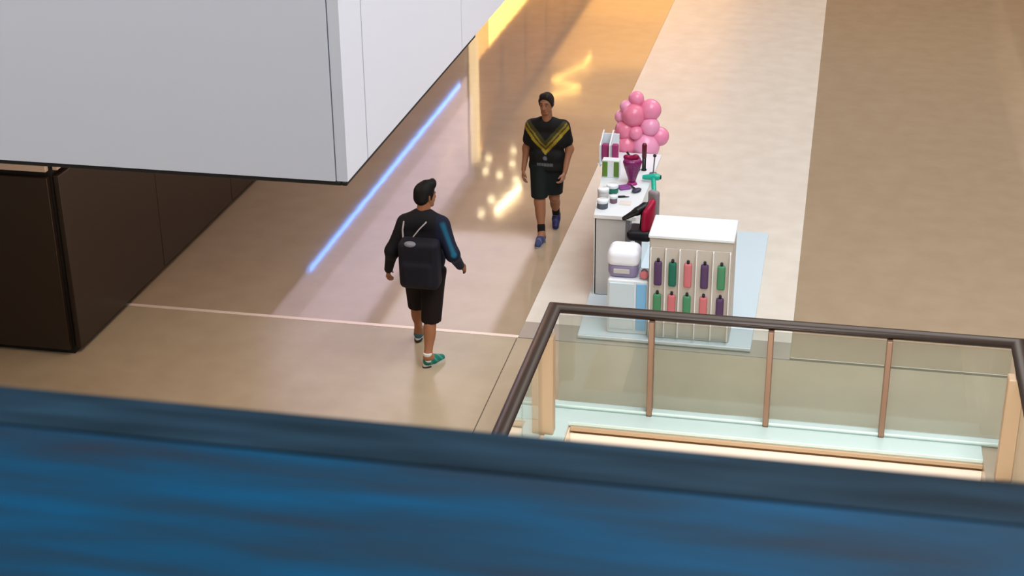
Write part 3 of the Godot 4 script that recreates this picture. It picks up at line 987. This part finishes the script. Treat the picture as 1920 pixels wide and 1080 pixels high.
func make_balloons() -> void:
	var t := thing("balloon_bunch", "bunch of shiny pink balloons at the far end of the kiosk counter", "balloons", Vector3(-2.12, 0, -16.98))
	var list := [[-0.03, 1.51, 0.0, 0.095], [-0.13, 1.42, 0.03, 0.085], [-0.05, 1.335, 0.06, 0.145], [0.125, 1.385, 0.0, 0.135], [-0.185, 1.30, 0.02, 0.085], [-0.13, 1.165, 0.06, 0.13], [-0.01, 1.16, 0.13, 0.085], [0.13, 1.215, 0.05, 0.12], [-0.115, 0.99, 0.09, 0.135], [0.235, 1.09, 0.0, 0.12], [0.09, 0.99, 0.06, 0.175], [-0.215, 1.07, 0.0, 0.08], [0.02, 1.30, -0.18, 0.15], [0.0, 1.02, -0.2, 0.15]]
	var prof := []
	for k in 17:
		var a := PI * k / 16.0
		prof.append(Vector2(maxf(sin(a), 0.0) * (0.93 - 0.07 * cos(a)), -cos(a)))
	prof[0] = Vector2(0.0, -1.03)
	prof[16] = Vector2(0.0, 1.0)
	var ball := lathe(prof, 24)
	var pinks := [Color(0.94, 0.56, 0.70), Color(0.95, 0.64, 0.78), Color(0.92, 0.52, 0.64)]
	var mats := []
	for c in pinks:
		var m := mat(c, 0.22, 0.0, 0.5)
		m.backlight_enabled = true
		m.backlight = Color(0.3, 0.12, 0.16)
		mats.append(m)
	mi("pole", tube([Vector3(0, 0.02, -0.06), Vector3(0, 1.25, -0.06)], [0.012], 8), M.white_matt, t)
	mi("base", lathe([Vector2(0, 0), Vector2(0.16, 0), Vector2(0.15, 0.02), Vector2(0.02, 0.04), Vector2(0, 0.04)], 20), M.white_matt, t, Vector3(0, 0, -0.06))
	for i in list.size():
		var b: Array = list[i]
		var o := mi("balloon", ball, mats[i % 3], t, Vector3(b[0], b[1], b[2]))
		var dirn := Vector3(b[0], b[1] - 1.2, b[2]).normalized()
		o.basis = Basis(Quaternion(Vector3.UP, dirn) if dirn.dot(Vector3.UP) > -0.95 else Quaternion.IDENTITY).scaled(Vector3.ONE * b[3])
		mi("knot", lathe([Vector2(0, 0.05), Vector2(0.05, 0.0), Vector2(0.09, -0.06), Vector2(0, -0.05)], 8), mats[i % 3], o, Vector3(0, -1.04, 0))


# ---------------------------------------------------------------- people

func head_skin(c: Vector3, b: Basis, s: float) -> Array:
	var q := func(x: float, yy: float, z: float) -> Vector3: return c + b * (Vector3(x, yy, z) * s)
	var out := [
		["e", q.call(0, 0.03, -0.015), Vector3(0.074, 0.088, 0.093) * s, b],
		["e", q.call(0, -0.03, 0.022), Vector3(0.060, 0.083, 0.068) * s, b],
		["c", q.call(-0.022, -0.088, 0.058), q.call(0.022, -0.088, 0.058), 0.022 * s, 0.022 * s],
		["c", q.call(0, 0.018, 0.084), q.call(0, -0.022, 0.103), 0.008 * s, 0.012 * s],
		["c", q.call(-0.012, -0.027, 0.092), q.call(0.012, -0.027, 0.092), 0.008 * s, 0.008 * s],
		["c", q.call(-0.04, 0.03, 0.072), q.call(0.04, 0.03, 0.072), 0.011 * s, 0.011 * s],
		["c", q.call(-0.018, -0.056, 0.084), q.call(0.018, -0.056, 0.084), 0.008 * s, 0.008 * s],
		["c", q.call(0, -0.05, -0.02), q.call(0, -0.15, -0.025), 0.054 * s, 0.058 * s],
	]
	for sx in [-1.0, 1.0]:
		out.append(["c", q.call(sx * 0.072, 0.016, -0.008), q.call(sx * 0.072, -0.026, 0.002), 0.013 * s, 0.009 * s])
	return out


func hand_skin(w: Vector3, d: Vector3, pal: Vector3, side: Vector3, curl: float) -> Array:
	var out := []
	var lens := [0.072, 0.080, 0.075, 0.060]
	for i in 4:
		var o := (1.5 - i) * 0.0195
		var k := w + d * (0.090 - absf(o) * 0.12) + side * o
		out.append(["c", w + d * 0.01 + side * o * 0.6, k, 0.014, 0.0115])
		var dir := d
		var p := k
		for j in 3:
			var ang: float = curl * [0.7, 1.0, 0.8][j]
			dir = (dir * cos(ang) + pal * sin(ang)).normalized()
			pal = (pal - dir * pal.dot(dir)).normalized()
			var e: Vector3 = p + dir * lens[i] * [0.45, 0.32, 0.23][j]
			out.append(["c", p, e, 0.0092 - j * 0.0008, 0.0086 - j * 0.0008])
			p = e
		pal = (pal - d * pal.dot(d)).normalized()
	var t0 := w + d * 0.028 + side * 0.024
	var t1 := t0 + (d * 0.62 + side * 0.55 + pal * 0.45).normalized() * 0.036
	var t2 := t1 + (d * 0.85 + side * 0.1 + pal * 0.45).normalized() * 0.030
	out.append(["c", t0, t1, 0.013, 0.0105])
	out.append(["c", t1, t2, 0.0105, 0.0085])
	return out


# Shoe along local +z from heel (0) to toe; returns upper and sole meshes.
func shoe(parent: Node, at: Vector3, fwd: Vector3, pitch: float, upper: Color, accent: Color, sole: Color, heel: Color) -> void:
	var f := fwd.normalized()
	var b := Basis(Vector3.UP.cross(f).normalized(), Vector3.UP, f) * Basis(Vector3.RIGHT, pitch)
	var base := mi("shoe", net([
		["c", Vector3(0, 0.055, 0.045), Vector3(0, 0.055, 0.10), 0.040, 0.043],
		["c", Vector3(0, 0.042, 0.12), Vector3(0.006, 0.030, 0.225), 0.044, 0.036],
		["c", Vector3(0, 0.07, 0.05), Vector3(0, 0.10, 0.045), 0.036, 0.038],
		["c", Vector3(0, 0.085, 0.09), Vector3(0, 0.055, 0.17), 0.026, 0.026]], 0.008, 0.012,
		func(p: Vector3) -> Color:
			var c := upper
			if absf(fmod(p.z * 24.0 + p.y * 18.0, 1.7) - 0.5) < 0.22 and p.y > 0.03:
				c = accent
			return c.srgb_to_linear(), [[Vector3.DOWN, -0.02], [Vector3.UP, 0.118]]), painted(0.6), parent)
	base.transform = Transform3D(b, at)
	var out := []
	for k in 24:
		var a := TAU * k / 24
		var z := 0.128 - cos(a) * 0.135
		var w := 0.040 + 0.009 * smoothstep(0.08, 0.2, z)
		out.append(Vector2(sin(a) * w * (1.0 if absf(cos(a)) < 0.9 else 1.0) + 0.003, z))
	mi("sole", plate(out, 0.0, 0.026), mat(sole, 0.6), base)
	var hl := []
	for k in 13:
		var a2 := -PI * 0.5 + PI * k / 12
		hl.append(Vector2(sin(a2) * 0.041 + 0.003, 0.06 - cos(a2) * 0.071))
	mi("heel_pad", plate(hl, -0.004, 0.012), mat(heel, 0.6), base)


func make_walker_with_backpack() -> void:
	var t := thing("person", "person walking away in a dark navy jacket, black shorts and a navy backpack", "person", Vector3(-3.66, 0, -13.2))
	var o := -t.position
	var J := {
		"hipL": Vector3(-3.75, 0.90, -13.22), "hipR": Vector3(-3.565, 0.90, -13.20), "knL": Vector3(-3.785, 0.485, -13.36), "knR": Vector3(-3.575, 0.485, -13.10),
		"anL": Vector3(-3.82, 0.10, -13.50), "anR": Vector3(-3.588, 0.10, -12.97), "chest": Vector3(-3.655, 1.27, -13.21), "waist": Vector3(-3.66, 1.03, -13.21),
		"shL": Vector3(-3.825, 1.375, -13.2), "shR": Vector3(-3.475, 1.38, -13.2), "elL": Vector3(-3.945, 1.11, -13.13), "wrL": Vector3(-4.02, 0.87, -13.24),
		"elR": Vector3(-3.345, 1.14, -13.08), "wrR": Vector3(-3.325, 0.95, -13.27), "neck": Vector3(-3.65, 1.45, -13.21), "head": Vector3(-3.632, 1.645, -13.25)}
	for k in J:
		J[k] = J[k] + o
	var skin := Color(0.62, 0.42, 0.30)
	var hb := Basis(Vector3.UP, -0.75) * Basis(Vector3.UP, PI)   # facing away, turned to the right
	hb = hb * Basis(Vector3.RIGHT, 0.08)
	var st := begin()
	net_into(st, [
		["c", J.hipL, J.knL, 0.082, 0.056], ["c", J.hipR, J.knR, 0.082, 0.056],
		["c", J.knL, J.anL, 0.050, 0.036], ["c", J.knR, J.anR, 0.050, 0.036],
		["e", J.knL.lerp(J.anL, 0.33) + Vector3(0, 0, 0.02), Vector3(0.052, 0.12, 0.052), Basis.IDENTITY], ["e", J.knR.lerp(J.anR, 0.33) + Vector3(0, 0, 0.02), Vector3(0.052, 0.12, 0.052), Basis.IDENTITY],
		["c", J.anL, J.anL + Vector3(-0.005, -0.045, -0.09), 0.034, 0.03], ["c", J.anR, J.anR + Vector3(0.06, -0.045, -0.08), 0.034, 0.03],
		["c", J.hipL + Vector3(0.02, 0.03, 0), J.hipR + Vector3(-0.02, 0.03, 0), 0.09, 0.09],
		["c", J.waist + Vector3(-0.06, 0, 0), J.waist + Vector3(0.06, 0, 0), 0.09, 0.09],
		["c", J.chest + Vector3(-0.09, 0, 0), J.chest + Vector3(0.09, 0, 0), 0.095, 0.095],
		["c", J.shL + Vector3(0.03, 0, 0), J.shR + Vector3(-0.03, 0, 0), 0.05, 0.05],
		["c", J.shL, J.elL, 0.048, 0.038], ["c", J.shR, J.elR, 0.048, 0.038], ["c", J.elL, J.wrL, 0.036, 0.026], ["c", J.elR, J.wrR, 0.036, 0.026],
		["c", J.neck + Vector3(0, -0.04, 0), J.head + Vector3(0, -0.06, 0.01), 0.058, 0.052]], 0.012, 0.018, flat(skin))
	net_into(st, head_skin(J.head, hb, 1.0), 0.005, 0.007, face_paint(J.head, hb, 1.0, skin))
	net_into(st, hand_skin(J.wrL, (J.wrL - J.elL + Vector3(0.01, -0.05, -0.02)).normalized(), Vector3(0.95, 0, -0.1).normalized(), Vector3(0.1, 0.1, -1).normalized(), 0.45), 0.004, 0.004, flat(skin))
	net_into(st, hand_skin(J.wrR, (J.wrR - J.elR + Vector3(0.07, 0.03, -0.02)).normalized(), Vector3(-0.7, -0.55, -0.1).normalized(), Vector3(-0.2, 0.6, -0.75).normalized(), 0.5), 0.004, 0.004, flat(Color(0.50, 0.32, 0.24)))
	st.index()
	mi("body", st.commit(), painted(0.55), t)
	# jacket with a teal stripe down the right sleeve
	var navy := Color(0.055, 0.060, 0.10)
	var teal := Color(0.05, 0.36, 0.47)
	var blue_navy := Color(0.07, 0.11, 0.19)
	var sh: Vector3 = J.shR
	var el: Vector3 = J.elR
	var wr: Vector3 = J.wrR
	mi("jacket", net([
		["c", J.waist + Vector3(-0.085, -0.17, 0), J.waist + Vector3(0.085, -0.17, 0), 0.125, 0.125],
		["c", J.waist + Vector3(-0.085, 0, 0), J.waist + Vector3(0.085, 0, 0), 0.125, 0.125],
		["c", J.chest + Vector3(-0.12, -0.02, 0), J.chest + Vector3(0.12, -0.02, 0), 0.125, 0.125],
		["c", J.shL + Vector3(0.02, 0, 0), J.neck + Vector3(-0.05, -0.01, 0), 0.078, 0.07], ["c", J.shR + Vector3(-0.02, 0, 0), J.neck + Vector3(0.05, -0.01, 0), 0.078, 0.07], ["c", J.neck + Vector3(-0.07, -0.06, 0.02), J.neck + Vector3(0.07, -0.06, 0.02), 0.085, 0.085], ["c", J.neck + Vector3(-0.02, 0.0, 0.0), J.neck + Vector3(0.02, 0.0, 0.0), 0.07, 0.07],
		["c", J.shL, J.elL, 0.076, 0.062], ["c", J.elL, J.wrL, 0.060, 0.042], ["c", J.shR, J.elR, 0.078, 0.062], ["c", J.elR, J.wrR, 0.060, 0.044]], 0.011, 0.02,
		func(p: Vector3) -> Color:
			var c := navy
			if p.x > sh.x - 0.03:
				c = blue_navy
				var t1 := clampf((p - sh).dot(el - sh) / (el - sh).length_squared(), 0.0, 1.0)
				var q1 := sh.lerp(el, t1)
				var t2 := clampf((p - el).dot(wr - el) / (wr - el).length_squared(), 0.0, 1.0)
				var q2 := el.lerp(wr, t2)
				var q := q1 if (p - q1).length() < (p - q2).length() else q2
				var nrm := (p - q).normalized()
				c = c.lerp(teal, smoothstep(0.86, 0.97, nrm.dot(Vector3(0.42, 0.3, 0.86).normalized())) * (1.0 - smoothstep(sh.y + 0.03, sh.y + 0.08, p.y)))
			return c.srgb_to_linear(), [[Vector3.DOWN, -0.79]]), painted(0.8), t)
	# shorts
	mi("shorts", net([
		["c", J.hipL + Vector3(0.03, 0.03, 0), J.hipR + Vector3(-0.03, 0.03, 0), 0.125, 0.125],
		["c", J.hipL, J.knL + Vector3(0, -0.08, -0.02), 0.118, 0.092], ["c", J.hipR, J.knR + Vector3(0, -0.08, 0.02), 0.118, 0.095]], 0.011, 0.022,
		flat(Color(0.055, 0.045, 0.045)), [[Vector3.DOWN, -0.435], [Vector3.UP, 0.93]]), painted(0.85), t)
	for s in [[J.anL, Vector3(0, 0, 0)], [J.anR, Vector3.ZERO]]:
		mi("sock", net([["c", s[0] + Vector3(0, -0.03, 0), s[0] + Vector3(0, 0.05, 0.0), 0.042, 0.042]], 0.007, 0.006, flat(Color(0.88, 0.88, 0.87)), [[Vector3.UP, 0.15]]), painted(0.9), t)
	shoe(t, J.anL + Vector3(0.0, -0.085, 0.05), Vector3(-0.05, 0, -1), 0.0, Color(0.26, 0.42, 0.46), Color(0.40, 0.46, 0.48), Color(0.82, 0.82, 0.80), Color(0.16, 0.13, 0.13))
	shoe(t, J.anR + Vector3(-0.03, -0.1, 0.035), Vector3(0.62, 0, -0.9), 0.0, Color(0.10, 0.46, 0.40), Color(0.28, 0.60, 0.54), Color(0.82, 0.80, 0.76), Color(0.16, 0.12, 0.11))
	# hair: cap cut away over the face, with a quiff
	var H := func(x: float, yy: float, z: float) -> Vector3: return J.head + hb * Vector3(x, yy, z)
	var fv := hb * Vector3(0, -0.55, 1).normalized()
	mi("hair", net([
		["e", H.call(0, 0.042, -0.02), Vector3(0.084, 0.094, 0.102), hb], ["e", H.call(0, -0.02, -0.05), Vector3(0.074, 0.07, 0.068), hb],
		["c", H.call(-0.02, 0.105, 0.06), H.call(0.03, 0.118, 0.088), 0.034, 0.028], ["c", H.call(0.0, 0.11, 0.0), H.call(0.0, 0.118, 0.07), 0.04, 0.03],
		["c", H.call(-0.074, 0.03, 0.02), H.call(-0.074, -0.02, 0.012), 0.012, 0.008], ["c", H.call(0.074, 0.03, 0.02), H.call(0.074, -0.02, 0.012), 0.012, 0.008]],
		0.006, 0.01, flat(Color(0.045, 0.035, 0.035)), [[fv, fv.dot(H.call(0, 0.075, 0.088))]]), painted(0.65), t)
	# backpack
	var bp := mi("backpack", net([
		["b", Vector3(-3.635, 1.07, -12.985) + o, Vector3(0.135, 0.185, 0.045), 0.055, Basis(Vector3.RIGHT, 0.06)],
		["b", Vector3(-3.645, 0.99, -12.93) + o, Vector3(0.105, 0.08, 0.03), 0.04, Basis(Vector3.RIGHT, 0.06)]], 0.011, 0.014, flat(Color(0.055, 0.062, 0.115))), painted(0.75), t)
	mi("logo", lathe([Vector2(0, 0.0), Vector2(0.056, 0.0), Vector2(0.054, 0.006), Vector2(0, 0.008)], 24), mat(Color(0.50, 0.51, 0.56), 0.5), bp, Vector3(-3.70, 1.292, -12.893) + o, Vector3(0.75, 0, 0.0)).scale = Vector3(1, 1, 0.55)
	mi("zip", tube([Vector3(-3.77, 1.16, -12.888) + o, Vector3(-3.645, 1.175, -12.884) + o, Vector3(-3.52, 1.16, -12.888) + o], [0.005], 6), M.dark, bp)
	var strap := mat(Color(0.66, 0.63, 0.64), 0.7)
	mi("strap", tube([Vector3(-3.72, 1.29, -13.02) + o, Vector3(-3.655, 1.375, -13.06) + o, Vector3(-3.60, 1.43, -13.10) + o, Vector3(-3.58, 1.475, -13.18) + o, Vector3(-3.575, 1.45, -13.28) + o, Vector3(-3.56, 1.3, -13.345) + o], [0.009], 8, 0.6), strap, bp)
	mi("strap", tube([Vector3(-3.80, 1.24, -13.03) + o, Vector3(-3.82, 1.35, -13.085) + o, Vector3(-3.815, 1.42, -13.12) + o, Vector3(-3.81, 1.46, -13.18) + o, Vector3(-3.80, 1.43, -13.28) + o, Vector3(-3.78, 1.3, -13.345) + o], [0.009], 8, 0.6), strap, bp)
	eyes(t, J.head, hb, 1.0)


func face_paint(c: Vector3, b: Basis, s: float, skin: Color) -> Callable:
	var inv := b.transposed()
	return func(p: Vector3) -> Color:
		var q: Vector3 = inv * (p - c) / s
		var k := skin
		if q.z > 0.05:
			if absf(q.y + 0.057) < 0.009 and absf(q.x) < 0.024:
				k = skin.lerp(Color(0.6, 0.25, 0.22), 0.5)
			elif absf(q.y - 0.036) < 0.006 and absf(q.x) > 0.014 and absf(q.x) < 0.05:
				k = Color(0.12, 0.09, 0.08)
		return k.srgb_to_linear()


func eyes(parent: Node, c: Vector3, b: Basis, s: float) -> void:
	for sx in [-1.0, 1.0]:
		var e := mi("eye", lathe([Vector2(0, -0.010), Vector2(0.007, -0.007), Vector2(0.0095, 0.0), Vector2(0.007, 0.007), Vector2(0.0, 0.010)], 12), mat(Color(0.62, 0.58, 0.55), 0.3), parent)
		e.transform = Transform3D(b * Basis(Vector3.RIGHT, PI / 2), c + b * Vector3(sx * 0.031, 0.010, 0.074) * s)
		mi("iris", lathe([Vector2(0, 0.0108), Vector2(0.0055, 0.0095), Vector2(0.0055, 0.007), Vector2(0, 0.007)], 10), mat(Color(0.1, 0.07, 0.05), 0.2), e)


func make_walker_in_jersey() -> void:
	var t := thing("person", "person walking toward the gallery in a black jersey with yellow chevrons and dark shorts", "person", Vector3(-3.085, 0, -16.45))
	var o := -t.position
	var J := {
		"hipR": Vector3(-3.17, 0.86, -16.48), "hipL": Vector3(-2.995, 0.86, -16.50), "knR": Vector3(-3.14, 0.46, -16.32), "knL": Vector3(-3.005, 0.46, -16.50),
		"anR": Vector3(-3.095, 0.10, -16.21), "anL": Vector3(-3.03, 0.155, -16.77), "chest": Vector3(-3.085, 1.17, -16.49), "waist": Vector3(-3.085, 0.96, -16.49),
		"shR": Vector3(-3.255, 1.295, -16.49), "shL": Vector3(-2.905, 1.30, -16.50), "elR": Vector3(-3.325, 1.02, -16.52), "wrR": Vector3(-3.345, 0.79, -16.43),
		"elL": Vector3(-2.835, 1.03, -16.53), "wrL": Vector3(-2.865, 0.80, -16.40), "neck": Vector3(-3.085, 1.38, -16.49), "head": Vector3(-3.09, 1.565, -16.46)}
	for k in J:
		J[k] = J[k] + o
	var skin := Color(0.56, 0.38, 0.27)
	var hb := Basis(Vector3.UP, -0.15) * Basis(Vector3.RIGHT, 0.10)
	var st := begin()
	net_into(st, [
		["c", J.hipL, J.knL, 0.080, 0.055], ["c", J.hipR, J.knR, 0.080, 0.055],
		["c", J.knL, J.anL, 0.049, 0.035], ["c", J.knR, J.anR, 0.049, 0.035],
		["e", J.knL.lerp(J.anL, 0.33) + Vector3(0, -0.005, -0.02), Vector3(0.05, 0.11, 0.052), Basis.IDENTITY], ["e", J.knR.lerp(J.anR, 0.33) + Vector3(0, 0, -0.02), Vector3(0.052, 0.115, 0.052), Basis.IDENTITY],
		["c", J.anL, J.anL + Vector3(0.01, -0.09, 0.10), 0.033, 0.03], ["c", J.anR, J.anR + Vector3(-0.02, -0.05, 0.10), 0.033, 0.03],
		["c", J.hipL + Vector3(-0.02, 0.03, 0), J.hipR + Vector3(0.02, 0.03, 0), 0.085, 0.085],
		["c", J.waist + Vector3(-0.06, 0, 0), J.waist + Vector3(0.06, 0, 0), 0.085, 0.085],
		["c", J.chest + Vector3(-0.09, 0, 0), J.chest + Vector3(0.09, 0, 0), 0.092, 0.092],
		["c", J.shL + Vector3(-0.03, 0, 0), J.shR + Vector3(0.03, 0, 0), 0.052, 0.052],
		["c", J.shL, J.elL, 0.050, 0.041], ["c", J.shR, J.elR, 0.050, 0.041], ["c", J.elL, J.wrL, 0.041, 0.027], ["c", J.elR, J.wrR, 0.041, 0.027],
		["c", J.neck + Vector3(0, -0.04, 0), J.head + Vector3(0, -0.06, -0.01), 0.058, 0.052]], 0.012, 0.018, flat(skin))
	net_into(st, head_skin(J.head, hb, 0.97), 0.005, 0.007, face_paint(J.head, hb, 0.97, skin))
	net_into(st, hand_skin(J.wrR, Vector3(-0.05, -1, 0.1).normalized(), Vector3(0.9, 0, -0.3).normalized(), Vector3(0.3, 0, 0.95).normalized(), 0.5), 0.004, 0.004, flat(skin))
	net_into(st, hand_skin(J.wrL, Vector3(-0.25, -1, 0.2).normalized(), Vector3(-0.9, 0.2, -0.3).normalized(), Vector3(-0.35, 0.1, 0.93).normalized(), 0.55), 0.004, 0.004, flat(Color(0.62, 0.45, 0.36)))
	st.index()
	mi("body", st.commit(), painted(0.55), t)
	var black := Color(0.045, 0.045, 0.045)
	var yellow := Color(0.55, 0.48, 0.12)
	var olive := Color(0.20, 0.19, 0.06)
	mi("jersey", net([
		["c", J.waist + Vector3(-0.085, -0.13, 0), J.waist + Vector3(0.085, -0.13, 0), 0.124, 0.124],
		["c", J.waist + Vector3(-0.085, 0, 0), J.waist + Vector3(0.085, 0, 0), 0.120, 0.120],
		["c", J.chest + Vector3(-0.115, -0.02, 0), J.chest + Vector3(0.115, -0.02, 0), 0.118, 0.118],
		["c", J.neck + Vector3(-0.05, -0.08, 0.0), J.neck + Vector3(0.05, -0.08, 0.0), 0.085, 0.085], ["c", J.shL + Vector3(-0.02, -0.01, 0), J.neck + Vector3(0.06, -0.03, 0), 0.07, 0.055], ["c", J.shR + Vector3(0.02, -0.01, 0), J.neck + Vector3(-0.06, -0.03, 0), 0.07, 0.055],
		["c", J.shL, J.shL.lerp(J.elL, 0.62), 0.077, 0.068], ["c", J.shR, J.shR.lerp(J.elR, 0.62), 0.077, 0.068]], 0.009, 0.018,
		func(p: Vector3) -> Color:
			var c := black
			if p.z > -0.02:
				var h := p.y - absf(p.x) * 1.15
				if h > 0.995 and h < 1.045:
					c = yellow
				elif h > 1.07 and h < 1.10:
					c = yellow.darkened(0.15)
				elif h >= 1.045 and h < 1.16:
					c = olive
				elif p.y > 0.865 and p.y < 0.895 and absf(p.x) < 0.095:
					c = Color(0.40, 0.40, 0.42) if fmod((p.x + 1.0) * 55.0, 1.0) < 0.8 else Color(0.16, 0.16, 0.17)
				elif Vector2(p.x + 0.0, p.y - 0.955).length() < 0.024:
					c = Color(0.38, 0.40, 0.44)
			return c.srgb_to_linear(), [[Vector3.DOWN, -0.80]], [[J.neck + Vector3(0, 0.055, 0.03), 0.066]]), painted(0.75), t)
	mi("shorts", net([
		["c", J.hipL + Vector3(-0.03, 0.03, 0), J.hipR + Vector3(0.03, 0.03, 0), 0.112, 0.112],
		["c", J.hipL, J.knL + Vector3(0, -0.02, 0), 0.112, 0.093], ["c", J.hipR, J.knR + Vector3(0, -0.02, 0), 0.112, 0.093]], 0.010, 0.02,
		flat(Color(0.035, 0.060, 0.050)), [[Vector3.DOWN, -0.505], [Vector3.UP, 0.87]]), painted(0.8), t)
	for a in [[J.anR, J.knR], [J.anL, J.knL]]:
		mi("sock", net([["c", a[0] + Vector3(0, -0.03, 0.0), (a[0] as Vector3).lerp(a[1], 0.26), 0.043, 0.046]], 0.007, 0.006, flat(Color(0.07, 0.055, 0.055))), painted(0.9), t)
	shoe(t, J.anR + Vector3(0.006, -0.1, -0.06), Vector3(-0.12, 0, 1), 0.0, Color(0.20, 0.23, 0.38), Color(0.34, 0.36, 0.46), Color(0.62, 0.60, 0.58), Color(0.3, 0.3, 0.33))
	shoe(t, J.anL + Vector3(0, -0.062, -0.085), Vector3(0.05, 0, 1), 0.42, Color(0.12, 0.12, 0.30), Color(0.20, 0.20, 0.36), Color(0.60, 0.58, 0.58), Color(0.3, 0.3, 0.33))
	var H := func(x: float, yy: float, z: float) -> Vector3: return J.head + hb * Vector3(x, yy, z) * 0.97
	var fv := hb * Vector3(0, -0.5, 1).normalized()
	mi("hair", net([
		["e", H.call(0, 0.042, -0.022), Vector3(0.081, 0.088, 0.098), hb], ["e", H.call(0, -0.015, -0.05), Vector3(0.072, 0.068, 0.066), hb],
		["c", H.call(-0.072, 0.04, 0.012), H.call(-0.074, -0.015, 0.006), 0.012, 0.008], ["c", H.call(0.072, 0.04, 0.012), H.call(0.074, -0.015, 0.006), 0.012, 0.008],
		["c", H.call(-0.03, 0.10, 0.03), H.call(0.025, 0.108, 0.045), 0.034, 0.03]],
		0.006, 0.01, flat(Color(0.10, 0.075, 0.06)), [[fv, fv.dot(H.call(0, 0.092, 0.07))]]), painted(0.65), t)
	eyes(t, J.head, hb, 0.97)
